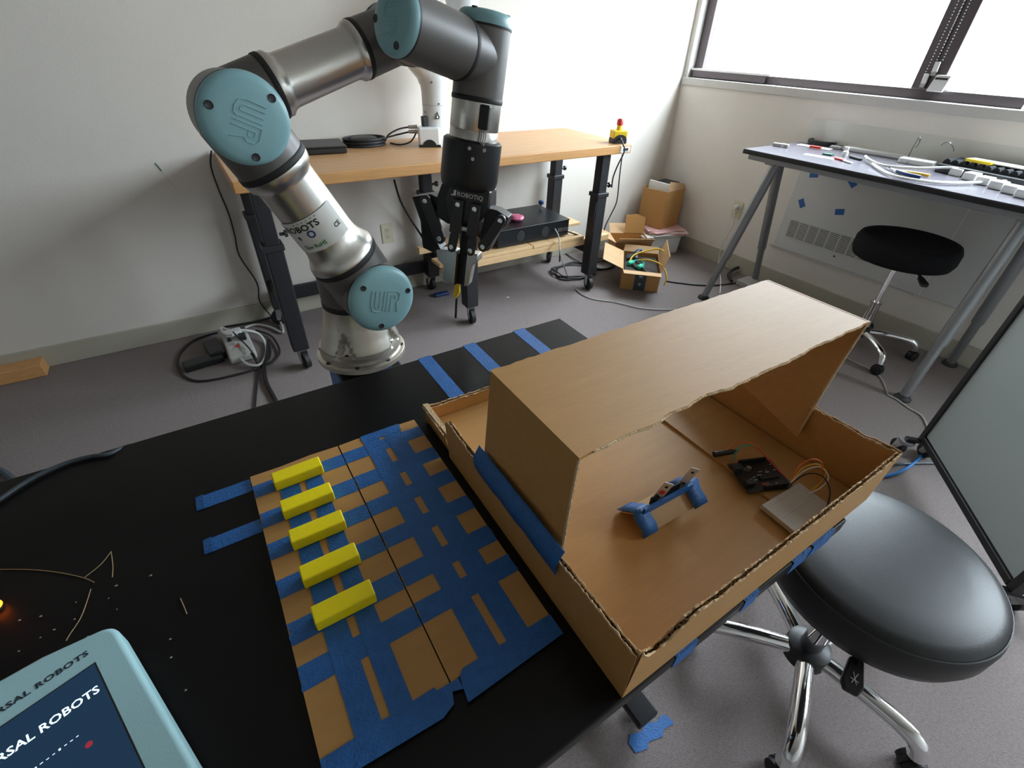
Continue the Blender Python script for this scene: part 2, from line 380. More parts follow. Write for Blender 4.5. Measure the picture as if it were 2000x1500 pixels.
# ------------------------------------------------------------------ maple workbench
BZ = .888; bx0, bx1, by0, by1 = .118, 2.185, 2.145, 2.775
t = thing('workbench', 'long butcher-block workbench with black steel legs against the long wall', 'workbench', (1.15, 2.45, 0))
n = 9
MB().box((bx0, by0, BZ-.046), (bx1, by1, BZ-.0004)).build('top_core', 'maple_edge', t, bevel=.005)
for k in range(n):
    w = (by1-by0-.008)/n; y = by0+.004+k*w
    MB().box((bx0+.004, y+.0004, BZ-.003), (bx1-.004, y+w-.0004, BZ)).build('stave', 'maple', t)
LEG = [(.20, 2.19), (1.14, 2.19), (2.05, 2.22), (.20, 2.68), (1.125, 2.68), (2.08, 2.70)]
for i, (x, y) in enumerate(LEG):
    lw = .037
    lg = MB().box((x-lw, y-lw, .105), (x+lw, y+lw, .62)).build('leg', 'bench_black', t, bevel=.006)
    MB().box((x-lw+.007, y-lw+.007, .62), (x+lw-.007, y+lw-.007, BZ-.046)).build('inner_post', 'bench_black', lg, bevel=.004)
    MB().box((x-lw-.006, y-lw-.006, .60), (x+lw+.006, y+lw+.006, .625)).build('collar', 'gunmetal', lg, bevel=.003)
    kx = x+lw+.008
    MB().lathe((kx-.006, y-.01, .66), EX, [(0, .007), (.02, .007), (.02, .015), (.032, .014)], 14).build('height_knob', 'gunmetal', lg, True)
    caster(t, x, y, .11, yaw=R((-75, -95, -100, 160, 100, 60)[i]))
for (i, j) in ((0, 3), (1, 4), (2, 5)):
    (xa, ya), (xb, yb) = LEG[i], LEG[j]
    MB().box((min(xa, xb)-.02, ya+.03, BZ-.075), (max(xa, xb)+.02, yb-.03, BZ-.046)).build('top_crossbar', 'bench_black', t, bevel=.003)
    MB().box((xa-.02, ya+.03, .235), (xa+.02, yb-.03, .285)).build('low_crossbar', 'bench_black', t, bevel=.003)
MB().box((.20, 2.715, .115), (2.08, 2.745, .19)).build('rear_stretcher', 'bench_black', t, bevel=.004)
lb = MB().box((bx1-.085, by0-.0015, BZ-.040), (bx1-.012, by0, BZ-.010)).build('maker_plate', 'label_white', t)
for a, b, z0, z1 in ((-.066, -.026, -.032, -.018), (-.060, -.020, -.037, -.035)):
    MB().box((bx1+a, by0-.002, BZ+z0), (bx1+b, by0-.0015, BZ+z1)).build('plate_print', 'label_black', lb)

# timber shelf resting on the low crossbars
def plank(x0, x1, y0, y1, z0, z1, label, group='timber shelf under the workbench'):
    tag(MB().box((x0, y0, z0), (x1, y1, z1)).build('plank', 'pine', bevel=.003), label, 'plank', group)
plank(1.02, 2.235, 2.27, 2.31, .286, .325, 'long pine batten along the front of the shelf under the workbench')
plank(1.02, 2.21, 2.60, 2.64, .286, .325, 'long pine batten at the back of the shelf under the workbench')
plank(1.00, 1.62, 2.27, 2.38, .3255, .345, 'front left pine board on the shelf, its end poking out past the gripper')
plank(1.625, 2.02, 2.27, 2.38, .3255, .345, 'front right pine board on the shelf, under the black computer')
plank(1.18, 2.00, 2.385, 2.50, .3255, .345, 'middle pine board on the shelf under the black computer')
plank(1.18, 2.18, 2.505, 2.64, .3255, .345, 'rear pine board on the shelf, reaching out behind the front leg')

t = thing('computer_case', 'flat black desktop computer lying on the timber shelf', 'computer', (1.66, 2.5, .345))
MB().box((1.40, 2.32, .352), (1.925, 2.66, .452)).build('body', 'pc_black', t, bevel=.006)
MB().box((1.40, 2.316, .446), (1.925, 2.665, .455)).build('lid', 'pc_black', t, bevel=.003)
for x in (1.46, 1.86):
    for y in (2.36, 2.62): MB().lathe((x, y, .3451), EZ, [(0, .012), (.008, .014)], 12).build('foot', 'rubber_black', t)
MB().lathe((1.56, 2.3195, .40), -EY, [(0, .03), (.002, .028)], 24).build('fan_ring', 'rubber_black', t)
MB().lathe((1.74, 2.3195, .40), -EY, [(0, .03), (.002, .028)], 24).build('fan_ring', 'rubber_black', t)
for k in range(5): MB().box((1.84+k*.016, 2.316, .385), (1.85+k*.016, 2.32, .405)).build('socket', 'steel', t)
t = thing('thumb_screw', 'small blue thumb screw standing on the right end of the computer', 'knob', (1.90, 2.60, .455))
MB().cyl((1.90, 2.60, .455), (1.90, 2.60, .475), .006).build('stem', 'steel', t)
MB().lathe((1.90, 2.60, .475), EZ, [(0, .014), (.006, .018), (.02, .018), (.024, .012)], 10).build('head', 'handle_blue', t)
t = thing('pink_bag', 'crumpled bag of pink foam lying on the black computer', 'bag', (1.60, 2.44, .455))
mb = MB()
for k in range(9):
    a = random.random()*6.28; mb.ball((1.60+.03*math.cos(a)*random.random(), 2.44+.03*math.sin(a)*random.random(), .472), .02+.008*random.random(), 8, (1.4, 1.1, .7))
mb.build('foam_pieces', 'pink_bag', t, True)

# things on the workbench
t = thing('laptop', 'closed black laptop lying on the workbench behind the elbow', 'laptop', (.53, 2.60, BZ))
def rot2(a): return V((math.cos(a), math.sin(a), 0)), V((-math.sin(a), math.cos(a), 0))
X, Y = rot2(R(-6))
MB().obox((.52, 2.615, BZ+.014), X*.155, Y*.105, EZ*.012).build('base', 'laptop_black', t, bevel=.005)
MB().obox((.52, 2.615, BZ+.030), X*.155, Y*.105, EZ*.004).build('lid', 'laptop_black', t, bevel=.003)
for i in (-1, 1):
    for j in (-1, 1): MB().obox(V((.52, 2.615, BZ+.001))+X*.13*i+Y*.08*j, X*.008, Y*.004, EZ*.001).build('foot', 'rubber_black', t)
t = thing('black_disc', 'thin round black cable coil lying on the workbench beside the laptop', 'cable coil', (.80, 2.66, BZ))
for k in range(5):
    MB().tube([V((.80, 2.66, BZ+.006+k*.007))+V((math.cos(a/20*6.2832)*(.105-.006*(k % 2)), math.sin(a/20*6.2832)*(.07-.006*(k % 2)), 0)) for a in range(21)], .0055, 8, 2).build('turn', 'black_cable', t, True)
MB().lathe((.80, 2.66, BZ+.001), EZ, [(0, .06), (.034, .066), (.038, .06)], 24).build('core', 'black_plastic', t, True)
t = thing('robot_cables', 'grey cables running from the cable coil to the white robot base', 'cable', (.98, 2.64, BZ))
for p in ([(.90, 2.63, BZ+.02), (.92, 2.62, BZ+.05), (.98, 2.61, BZ+.075), (1.06, 2.60, BZ+.082)], [(.93, 2.64, BZ+.006), (.96, 2.58, BZ+.006), (1.01, 2.56, BZ+.02), (1.06, 2.60, BZ+.05)], [(.92, 2.66, BZ+.03), (.98, 2.66, BZ+.04), (1.06, 2.62, BZ+.06)]):
    MB().tube(p, .004).build('strand', 'gunmetal', t, True)

# white lightweight robot arm on the bench
wb = V((1.165, 2.57, BZ))
t = thing('white_robot', 'white second robot arm standing on the workbench by the wall', 'robot arm', wb)
b = MB().lathe(wb, EZ, [(0, .088), (.035, .088), (.055, .082), (.085, .072)], 40).build('base', 'white_robot', t, True)
MB().obox(wb+V((-.065, -.045, .045)), V((.052, -.02, 0)), V((.014, .036, 0)), EZ*.045).build('connector_housing', 'white_robot', t, bevel=.012, seg=3)
q = wb+V((-.065, -.045, 0))+V((-.014, -.036, 0)); X = V((.93, -.36, 0)); N = V((-.36, -.93, 0))
MB().prism([(.036*math.cos(R(a)), .036*math.sin(R(a))) for a in range(0, 181, 15)], q+N*.004, X, EZ, -N, .01).build('cable_arch', 'rubber_black', t)
MB().obox(q+N*.001+EZ*.006+X*0, X*.056, N*.004, EZ*.006).build('kick_strip', 'rubber_black', t)
for dz in (.082, .06): MB().cyl(wb+V((-.10, .02, dz)), wb+V((-.145, .03, dz)), .010, .008, 14).build('connector', 'steel', t, True)
MB().box(wb+V((-.09, -.04, .09)), wb+V((-.062, -.012, .135))).build('black_plug', 'black_plastic', t, bevel=.003)
MB().lathe(wb+EZ*.08, EZ, [(0, .074), (.03, .070), (.08, .066), (.16, .066), (.205, .072), (.235, .078)], 40).build('column', 'white_robot', t, True)
MB().lathe(wb+EZ*.182, EZ, [(0, .0668), (.002, .0668)], 40).build('column_seam', 'grey_cable', t, True)
MB().tube([wb+EZ*.29, wb+V((-.02, -.0, .34)), wb+V((-.075, -.01, .40)), wb+V((-.11, -.01, .47)), wb+V((-.10, -.01, .54))], .08, 28, 4, [.076, .08, .082, .078, .07]).build('shoulder', 'white_robot', t, True)
MB().cyl(wb+V((-.09, -.09, .44)), wb+V((-.09, .09, .44)), .068, None, 32).build('shoulder_motor', 'white_robot', t, True)
MB().tube([wb+V((.05, .04, .235)), wb+V((.055, .045, .33)), wb+V((.02, .04, .42)), wb+V((-.02, .02, .50)), wb+V((.01, 0, .60))], .06, 24, 4, [.03, .05, .06, .07, .07]).build('rear_shell', 'white_robot', t, True)
MB().tube([wb+V((-.09, -.01, .52)), wb+V((-.04, -.02, .58)), wb+V((.02, -.02, .66)), wb+V((.05, -.02, .78))], .06, 24, 4, [.06, .058, .06, .064]).build('upper_arm', 'white_robot', t, True)
MB().tube([wb+V((.10, -.02, .50)), wb+V((.15, -.02, .555)), wb+V((.16, -.02, .62)), wb+V((.13, -.02, .75)), wb+V((.06, -.02, .82))], .06, 24, 4, [.05, .075, .082, .076, .066]).build('forearm', 'white_robot', t, True)
w = PY(854, 224, wb.y-.066)
MB().prism([(-.017, 0), (.017, 0), (0, .034)], (w.x, wb.y-.0675, w.z-.02), EX, EZ, EY, .001).build('warning_mark', 'label_black', t)
MB().prism([(-.004, .005), (.004, .005), (0, .022)], (w.x, wb.y-.0678, w.z-.02), EX, EZ, EY, .0005).build('warning_mark_centre', 'label_white', t)
for u, v in ((843, 161), (857, 203), (831, 219), (852, 6)):
    w = PY(u, v, wb.y-.066); MB().lathe((w.x, wb.y-.064, w.z), -EY, [(0, .004), (.004, .004)], 10).build('screw', 'gunmetal', t)

# emergency stop
eb = V((2.135, 2.215, BZ)); X, Y = rot2(R(-22))
t = thing('emergency_stop', 'yellow emergency stop box with red mushroom button on the workbench corner', 'emergency stop', eb)
MB().obox(eb+EZ*.012, X*.041, Y*.037, EZ*.012).build('black_base', 'rubber_black', t, bevel=.003)
MB().obox(eb+EZ*.044, X*.041, Y*.037, EZ*.021).build('yellow_box', 'estop_yellow', t, bevel=.006)
MB().prism([(.036*math.cos(R(a)), .024+.022*math.sin(R(a))) for a in range(0, 181, 15)], eb-Y*.0385, X, EZ, Y, .003).build('front_arch', 'rubber_black', t)
MB().lathe(eb+EZ*.064, EZ, [(0, .017), (.024, .014)], 20).build('neck', 'estop_yellow', t, True)
MB().lathe(eb+EZ*.088, EZ, [(0, .014), (.004, .0185), (.026, .018), (.034, .012)], 24).build('button', 'red', t, True)
MB().cyl(eb-Y*.038+EZ*.03, eb-Y*.06+EZ*.022, .006, .004, 12).build('gland', 'steel', t)
tag(MB().tube([eb-Y*.058+EZ*.023, eb-Y*.085+EZ*.008, (2.115, 2.128, BZ-.03), (2.085, 2.135, .78), (2.07, 2.14, .72), (2.09, 2.16, .66)], .004).build('stop_cable', 'black_cable'), 'black cable dropping from the emergency stop over the bench edge', 'cable')
tag(MB().tube([(2.14, 2.165, .835), (2.13, 2.15, .72), (2.14, 2.15, .58), (2.125, 2.165, .50), (2.10, 2.17, .44), (2.09, 2.172, .40)], .0035).build('leg_cable', 'black_cable'), 'black cable bulging off the right side of the front bench leg', 'cable')
tag(MB().tube([(2.005, 2.18, .58), (1.99, 2.17, .52), (1.995, 2.17, .45), (2.005, 2.18, .40)], .004).build('leg_cable', 'black_cable'), 'short black cable bowed off the left side of the right front bench leg', 'cable')

# cables around the bench
tag(MB().tube([PY(770, 352, 2.60), PY(782, 392, 2.66), PY(803, 430, 2.70), PY(826, 466, 2.70), (1.10, 2.72, .26)], .006).build('hanging_cable', 'black_cable'), 'thick black cable hanging under the workbench past the outlet', 'cable')
cb = [PY(413, 294, 2.775), PY(412, 325, 2.776), PY(428, 372, 2.776), PY(447, 418, 2.776), PY(459, 462, 2.775), PY(468, 500, 2.775), PY(502, 553, 2.774), PY(507, 588, 2.773), PZ(530, 618, .03), PZ(545, 640, .012)]
tag(MB().tube(cb, .0035).build('wall_cable', 'black_cable'), 'thin black cable running down the wall beside the left bench legs', 'cable')
tag(MB().tube([PY(1084, 447, 2.31), PY(1092, 465, 2.26), PY(1095, 498, 2.2), PZ(1110, 542, .006), PZ(1128, 568, .006), PZ(1155, 583, .006), PZ(1200, 590, .006), PZ(1260, 603, .006), PZ(1330, 605, .006)], .004).build('network_cable', 'grey_cable'), 'pale grey network cable trailing from the computer across the carpet', 'cable')
tag(MB().tube([PY(1108, 452, 2.33), PY(1135, 462, 2.3), PY(1152, 474, 2.3), PY(1148, 480, 2.3), PY(1128, 470, 2.32), PY(1109, 458, 2.34)], .005).build('loop_cable', 'black_cable'), 'black cable loop from the computer back to the right bench leg', 'cable')
tag(MB().tube([PY(1094, 490, 2.25), PY(1093, 511, 2.25)], .005, 8, 0).build('cable_tie', 'black_cable'), 'short stiff black cable end hanging below the timber shelf', 'cable')
def coil(name, cx, cy, r, n, label, m='black_cable', rr=.0045, sx=1.3, seed=1):
    rnd = random.Random(seed); pts = []
    for k in range(n*10+1):
        a = k/10*2*math.pi+.5; q = r*(.75+.35*rnd.random()); pts.append((cx+q*sx*math.cos(a), cy+q*math.sin(a), .006+.004*(k//10)+.004*rnd.random()))
    return tag(MB().tube(pts, rr, 7, 3).build(name, m, None, True), label, 'cable')
c = PZ(1115, 540); coil('cable_tangle', c.x+.06, c.y+.05, .13, 4, 'tangle of black cable on the carpet left of the right front bench leg', seed=3)
c = PZ(1185, 525); coil('cable_tangle', c.x, c.y+.05, .08, 3, 'tangle of black cable between the bench leg and the open box', seed=5)
tag(MB().tube([PZ(1098, 490), PZ(1120, 505, .01), PZ(1145, 515, .01), PZ(1175, 505, .02), PZ(1200, 520, .008)], .004).build('floor_cable', 'black_cable'), 'black cable crossing the carpet under the right end of the workbench', 'cable')
tag(MB().tube([PZ(1302, 549, .006), PZ(1330, 553, .006), PZ(1370, 557, .006), PZ(1410, 556, .006), PZ(1450, 550, .006)], .005).build('floor_cable', 'black_cable'), 'black cable on the carpet from the open box to the desk leg', 'cable')

# ------------------------------------------------------------------ corner: boxes, bin, papers
def open_box(name, nl, fx, gy, w, d, h, label, m='cardboard'):
    t = thing(name, label, 'box', (nl.x, nl.y, 0)); th = .004; fx, gy = fx.normalized(), gy.normalized()
    c = nl+fx*(w/2)+gy*(d/2)
    MB().obox(c+EZ*.003, fx*(w/2), gy*(d/2), EZ*.003).build('bottom', m, t)
    MB().obox(c-gy*(d/2-th/2)+EZ*(h/2), fx*(w/2), gy*(th/2), EZ*(h/2)).build('front_panel', m, t)
    MB().obox(c+gy*(d/2-th/2)+EZ*(h/2), fx*(w/2), gy*(th/2), EZ*(h/2)).build('back_panel', m, t)
    MB().obox(c-fx*(w/2-th/2)+EZ*(h/2), fx*(th/2), gy*(d/2-th), EZ*(h/2)).build('side_panel', m, t)
    MB().obox(c+fx*(w/2-th/2)+EZ*(h/2), fx*(th/2), gy*(d/2-th), EZ*(h/2)).build('side_panel', m, t)
    return t, c
def flap(t, o, along, out, l, dpt, ang, m='cardboard_light'):
    along, out = V(along).normalized(), V(out).normalized(); dr = out*math.cos(R(ang))+EZ*math.sin(R(ang)); nn = along.cross(dr)
    MB().prism([(-l/2, 0), (l/2, 0), (l/2-.006, dpt), (-l/2+.006, dpt)], o, along, dr, nn, .003).build('flap', m, t)
nl = V((2.245, 2.10, 0)); fx = V((.72, -.69, 0)); gy = V((.69, .72, 0)); bw, bd, bh = .25, .36, .135
t, c = open_box('open_carton', nl, fx, gy, bw, bd, bh, 'open brown carton full of cables on the carpet by the bench leg')
flap(t, c-gy*bd/2+EZ*bh, fx, -gy, bw, .10, 10); flap(t, c-fx*bw/2+EZ*bh, gy, -fx, bd-.02, .15, 20); flap(t, c+gy*bd/2+EZ*bh, fx, gy, bw, .05, 50)
flap(t, c+fx*bw/2+EZ*bh, gy, fx, bd-.02, .12, 75)
MB().obox(c-gy*(bd/2+.0006)+EZ*.066, fx*.038, gy*.0006, EZ*.066).build('packing_tape', 'slate_cable', t)
MB().obox(c-gy*(bd/2+.0012)+EZ*.10, fx*.012, gy*.0003, EZ*.008).build('tape_print', 'grey_cable', t)
MB().obox(c-gy*(bd/2+.0012)+EZ*.045, fx*.008, gy*.0003, EZ*.008).build('tape_print', 'grey_cable', t)
def at(a, b, z): return c+fx*a+gy*b+EZ*z
tag(MB().obox(at(0, 0, .062), fx*.115, gy*.165, EZ*.05).build('black_case', 'laptop_black', bevel=.006), 'black equipment case lying inside the open carton', 'case')
rnd = random.Random(8)
for k, (m, lab) in enumerate((('yellow_cable', 'yellow cable looping out of the open carton at its right edge'), ('yellow_cable', 'yellow cable lying across the open carton, behind the green plugs'), ('blue_cable', 'blue cable bundle in the back of the open carton'), ('green_cable', 'green wire curled in the middle of the open carton'))):
    if k == 0: p = [at(-.03, .05, .12), at(.03, -.02, .16), at(.09, -.06, .165), at(.14, -.10, .15), at(.17, -.15, .10), at(.16, -.17, .05)]
    elif k == 1: p = [at(-.08, .02, .12), at(-.05, .08, .15), at(.03, .12, .17), at(.11, .10, .20), at(.15, .05, .19), at(.14, -.02, .15)]
    elif k == 2: p = [at(-.06, .14, .13), at(-.03, .13, .17), at(.0, .15, .16), at(-.04, .16, .13), at(-.08, .10, .13), at(-.07, .05, .125)]
    else: p = [at(-.08, -.02, .118), at(-.03, .03, .13), at(.02, .0, .125), at(-.02, -.05, .12)]
    tag(MB().tube(p, .005).build('carton_cable', m, None, True), lab, 'cable')
for k, (a, b_, lab) in enumerate(((-.07, -.02, 'green cable plug in the open carton, the larger one at the left'), (-.005, -.07, 'green cable plug in the open carton, the one nearer its front flap'))):
    t = thing('green_plug', lab, 'plug', at(a, b_, .115), 'green plugs in the open carton')
    MB().lathe(at(a, b_, .126), fx*.6+gy*.8, [(-.03, .012), (-.02, .018), (.015, .018), (.03, .008)], 14).build('body', 'green_plug', t, True)
    MB().cyl(at(a+.01, b_-.02, .126), at(a+.04, b_-.07, .118), .008, .006).build('tail', 'black_cable', t, True)
for k, b_ in enumerate((.06, .09, .12)):
    t = thing('black_connector', ('black barrel connector in the open carton, nearest the green plugs', 'black barrel connector in the open carton, middle of three', 'black barrel connector in the open carton, furthest back')[k], 'connector', at(-.09, b_, .115), 'barrel connectors in the open carton')
    MB().cyl(at(-.10, b_, .123), at(-.04, b_+.012, .135), .011, .009, 12).build('barrel', 'black_plastic', t, True)
    MB().cyl(at(-.04, b_+.012, .135), at(-.025, b_+.015, .137), .006, None, 10).build('pin', 'steel', t)

# flat opened cartons behind
nl2 = V((2.50, 2.455, 0)); 
t, c2 = open_box('half_flat_carton', nl2, V((.86, -.5, 0)), V((.5, .86, 0)), .27, .22, .16, 'brown carton with bent flaps behind the open carton')
flap(t, c2-V((.5, .86, 0))*.11+EZ*.16, V((.86, -.5, 0)), -V((.5, .86, 0)), .27, .09, 40); flap(t, c2+V((.5, .86, 0))*.11+EZ*.16, V((.86, -.5, 0)), V((.5, .86, 0)), .27, .10, 30)
flap(t, c2-V((.86, -.5, 0))*.135+EZ*.16, V((.5, .86, 0)), -V((.86, -.5, 0)), .22, .13, 25)
dr = (EZ*.97+V((.5, .86, 0))*.24).normalized(); Xs = V((.86, -.5, 0)).normalized(); oo = c2+V((.5, .86, 0))*.11+EZ*.165
MB().prism([(-.02, 0), (.13, 0), (.13, .115), (.06, .14), (-.02, .13)], oo, Xs, dr, Xs.cross(dr), .004).build('stickered_flap', 'cardboard', t)
MB().prism([(.08, .03), (.11, .03), (.11, .075), (.08, .075)], oo-Xs.cross(dr)*.0008, Xs, dr, Xs.cross(dr), .0005).build('sticker', 'white_paper', t)
# white bin, papers, tall box in the corner
t = thing('storage_bin', 'translucent white storage bin on the carpet in the room corner', 'bin', (3.02, 2.52, 0))
X, Y = rot2(R(-16))
MB().prism([(-.15, 0), (.15, 0), (.165, .14), (-.165, .14)], V((3.0, 2.52, 0))-Y*.11, X, EZ, Y, .22).build('body', 'bin_white', t, bevel=.015)
MB().obox((3.0, 2.52, .143), X*.172, Y*.118, EZ*.006).build('rim', 'bin_white', t, bevel=.004)
zz = .1495
rnd = random.Random(3)
for k in range(6):
    X, Y = rot2(R(-16+rnd.uniform(-14, 14))); m = ('cardboard_light', 'white_paper', 'pink_paper', 'white_paper', 'pink_paper', 'pink_paper')[k]; th = (.004, .005, .008, .005, .006, .003)[k]
    tag(MB().obox(V((3.05+rnd.uniform(-.02, .02), 2.51+rnd.uniform(-.01, .03), zz+th/2)), X*.15, Y*.12, EZ*(th/2)).build('paper_stack', m),
        ('brown cardboard sheet lying on the white storage bin', 'lowest sheaf of white paper above the bin', 'lower pink paper wad above the bin', 'white folder between the pink papers', 'pink paper wad just under the top sheet', 'topmost pink sheet under the tall carton')[k], 'paper', 'papers on the corner bin'); zz += th
X, Y = rot2(R(8)); cb = V((3.075, 2.60, zz))
t = thing('tall_carton', 'tall brown carton standing on the papers in the room corner', 'box', cb)
MB().obox(cb+EZ*.14-Y*.11, X*.115, Y*.002, EZ*.14).build('front_panel', 'cardboard', t)
MB().obox(cb+EZ*.14+Y*.11, X*.115, Y*.002, EZ*.14).build('back_panel', 'cardboard', t)
MB().prism([(-.11, 0), (.11, 0), (.11, .27), (-.11, .28)], cb-X*.115, Y, EZ, X, .004).build('side_panel', 'cardboard', t)
MB().prism([(-.11, 0), (.11, 0), (.11, .27), (-.11, .28)], cb+X*.111, Y, EZ, X, .004).build('side_panel', 'cardboard', t)
MB().obox(cb+EZ*.002, X*.115, Y*.11, EZ*.002).build('bottom', 'cardboard', t)
dr = (EZ*.9-Y*.1+X*.3).normalized()
MB().prism([(-.105, 0), (.115, 0), (.10, .035), (-.09, .07)], cb-Y*.112+EZ*.28, X, EZ*.97+Y*.2, Y, .003).build('flap', 'cardboard_light', t)
tag(MB().obox(cb+EZ*.165+X*.02, X*.07, Y*.07, EZ*.155).build('black_device', 'black_plastic', bevel=.006), 'black device poking out of the tall corner carton', 'device')
tag(MB().obox(cb+EZ*.17-X*.07, X*.006, Y*.095, EZ*.155).build('manual', 'white_paper'), 'white booklet sticking out of the tall corner carton', 'booklet')

# ------------------------------------------------------------------ standing desk by the window
DZ = .90; dx0, dx1, dy0, dy1 = 2.645, 3.205, .05, 1.745
t = thing('standing_desk', 'tall dark desk on grey tubular trestle legs under the window', 'desk', (2.92, 1.1, 0))
MB().box((dx0, dy0, DZ-.024), (dx1, dy1, DZ-.003)).build('edge_band', 'table_edge', t, bevel=.003)
MB().box((dx0+.003, dy0+.003, DZ-.003), (dx1-.003, dy1-.003, DZ)).build('top', 'desk_top', t)
MB().box((dx0+.02, dy0+.1, DZ-.05), (dx1-.02, dy1-.03, DZ-.024)).build('under_frame', 'desk_leg_grey', t, bevel=.003)
def desk_leg(a, b):
    a, b = V(a), V(b); m = a+(b-a)*.66
    lg = MB().cyl(a, m, .026, .026, 22).build('leg', 'desk_leg_grey', t, True)
    MB().cyl(m, b+(a-b).normalized()*.02, .0205, .0205, 22).build('leg_extension', 'desk_leg_grey', lg, True)
    MB().lathe(b, EZ, [(0, .036), (.008, .036), (.022, .024)], 20).build('foot', 'rubber_black', lg, True)
desk_leg((2.735, 1.58, DZ-.05), (2.64, 1.715, 0)); desk_leg((2.80, 1.60, DZ-.05), (3.17, 1.70, 0))
desk_leg((2.78, .50, DZ-.05), (2.605, .485, 0)); desk_leg((2.92, .47, DZ-.05), (3.18, .50, 0))
for y in (1.592, .485): MB().box((2.69, y-.03, DZ-.062), (2.95, y+.03, DZ-.05)).build('trestle_head', 'desk_leg_grey', t, bevel=.003)
# acrylic sheet leaning on the wall behind the desk
tag(MB().prism([(0, 0), (1.62, 0), (1.62, .125), (.03, .13)], (XB-.028, 1.76, DZ+.0006), -EY, (EZ+EX*.1).normalized(), EX, .004).build('acrylic_sheet', 'acrylic'), 'clear acrylic sheet standing along the back of the standing desk', 'acrylic sheet')
def D(u, v, z=DZ): return PZ(u, v, z)
def dt(name, label, cat, u, v): p = D(u, v); return thing(name, label, cat, p), p
t, p = dt('grey_eraser', 'small grey block on the front left corner of the standing desk', 'block', 1524, 287)
X, Y = rot2(R(-75)); MB().obox(p+EZ*.009, X*.042, Y*.012, EZ*.009).build('body', 'grey_cable', t, bevel=.003); MB().obox(p+EZ*.0095+X*.012, X*.008, Y*.0125, EZ*.0092).build('band', 'white_plastic', t)
p = D(1590, 279); coil_pts = []
for k in range(31):
    a = k/10*6.283; coil_pts.append(p+V((-.03+.05*math.cos(a), -.06+.075*math.sin(a), .008+.006*(k//10))))
tag(MB().tube(coil_pts, .006).build('cable_coil', 'black_cable', None, True), 'coiled black cable at the back left of the standing desk', 'cable')
tag(MB().tube([D(1618, 285, DZ+.006), D(1632, 270, DZ+.03), D(1652, 268, DZ+.05), D(1655, 280, DZ+.02), D(1640, 287, DZ+.006), D(1690, 284, DZ+.006)], .004).build('black_lead', 'black_cable', None, True), 'black lead with a loop behind the white paper on the standing desk', 'cable')
tag(MB().tube([D(1660, 282, DZ+.012), D(1700, 284, DZ+.012), D(1735, 292, DZ+.012), D(1760, 295, DZ+.01)], .012).build('black_hose', 'black_cable', None, True), 'thick black cable bundle along the back of the standing desk', 'cable')
X, Y = rot2(R(8))
def slab(name, label, cat, c, ax, ay, h, m, bevel=.002):
    return tag(MB().obox(V(c)+EZ*(h/2+.0004), ax, ay, EZ*(h/2)).build(name, m, None, bevel=bevel), label, cat)
slab('circuit_card', 'white card under the black cable coil on the standing desk', 'card', D(1590, 288), X*.03, Y*.09, .004, 'white_paper')
slab('red_switch', 'small dark red component on the standing desk below the cable coil', 'component', D(1592, 290, DZ+.004)+EZ*.0, X*.012, Y*.03, .012, 'red')
slab('grey_adapter', 'small grey adapter right of the red component on the standing desk', 'adapter', D(1632, 291), X*.014, Y*.03, .016, 'grey_cable', .004)
slab('green_board', 'little green circuit board on the front of the standing desk', 'circuit board', D(1617, 303), X*.018, Y*.024, .008, 'pcb_green')
slab('paper_sheet', 'thin white sheet lying on the front left of the standing desk', 'paper', D(1600, 306), X*.025, Y*.075, .001, 'white_paper', 0)
slab('white_case', 'long flat white case in the middle of the standing desk', 'case', D(1720, 305)+V((.05, 0, 0)), X*.065, Y*.20, .022, 'white_plastic', .006)
slab('white_box', 'small white box at the right end of the long white case', 'box', D(1785, 322)+V((.02, 0, 0)), X*.035, Y*.075, .024, 'white_plastic', .004)
slab('red_tool', 'red handled small tool on the front of the standing desk', 'tool', D(1640, 313), V((.008, -.004, 0)), V((.015, .034, 0)), .01, 'red', .004)
slab('white_tool', 'short white plastic stick beside the red tool', 'stick', D(1655, 318), V((.006, -.004, 0)), V((.012, .026, 0)), .008, 'white_plastic', .003)
slab('black_tool', 'black tool lying right of the red tool on the standing desk', 'tool', D(1670, 311), V((.009, -.004, 0)), V((.015, .036, 0)), .012, 'black_plastic', .004)
t, p = dt('white_bottle', 'tiny white bottle standing by the red tool on the standing desk', 'bottle', 1649, 305)
MB().lathe(p, EZ, [(0, .014), (.022, .014), (.028, .008), (.036, .008)], 14).build('body', 'white_plastic', t, True); MB().lathe(p+EZ*.0362, EZ, [(0, .0095), (.008, .009)], 12).build('lid', 'white_plastic', t, True)
# pliers with blue and yellow grips
t, p = dt('pliers', 'pliers with dark blue and yellow grips near the front edge of the standing desk', 'pliers', 1770, 335)
a, b_, e_ = D(1728, 325, DZ+.008), D(1752, 334, DZ+.01), D(1815, 343, DZ+.009); f_ = D(1798, 346, DZ+.008)
MB().tube([a, a*.5+b_*.5, b_], .004, 8, 2, [.002, .004, .007]).build('jaws', 'steel', t, True)
MB().tube([b_, b_*.5+f_*.5+V((-.012, 0, 0)), f_], .008).build('handle', 'handle_blue', t, True); MB().tube([b_, b_*.5+e_*.5+V((.012, 0, 0)), e_], .007).build('handle', 'handle_yellow', t, True)
tag(MB().tube([D(1690, 305, DZ+.02), D(1700, 315, DZ+.012), D(1715, 328, DZ+.009), D(1745, 343, DZ+.009), D(1790, 352, DZ+.009), D(1850, 357, DZ+.01), D(1920, 356, DZ+.012), D(2000, 352, DZ+.03), D(2060, 352, DZ+.06)], .0062).build('white_cable', 'white_cable', None, True), 'thick white cord curving along the front edge of the standing desk', 'cord')
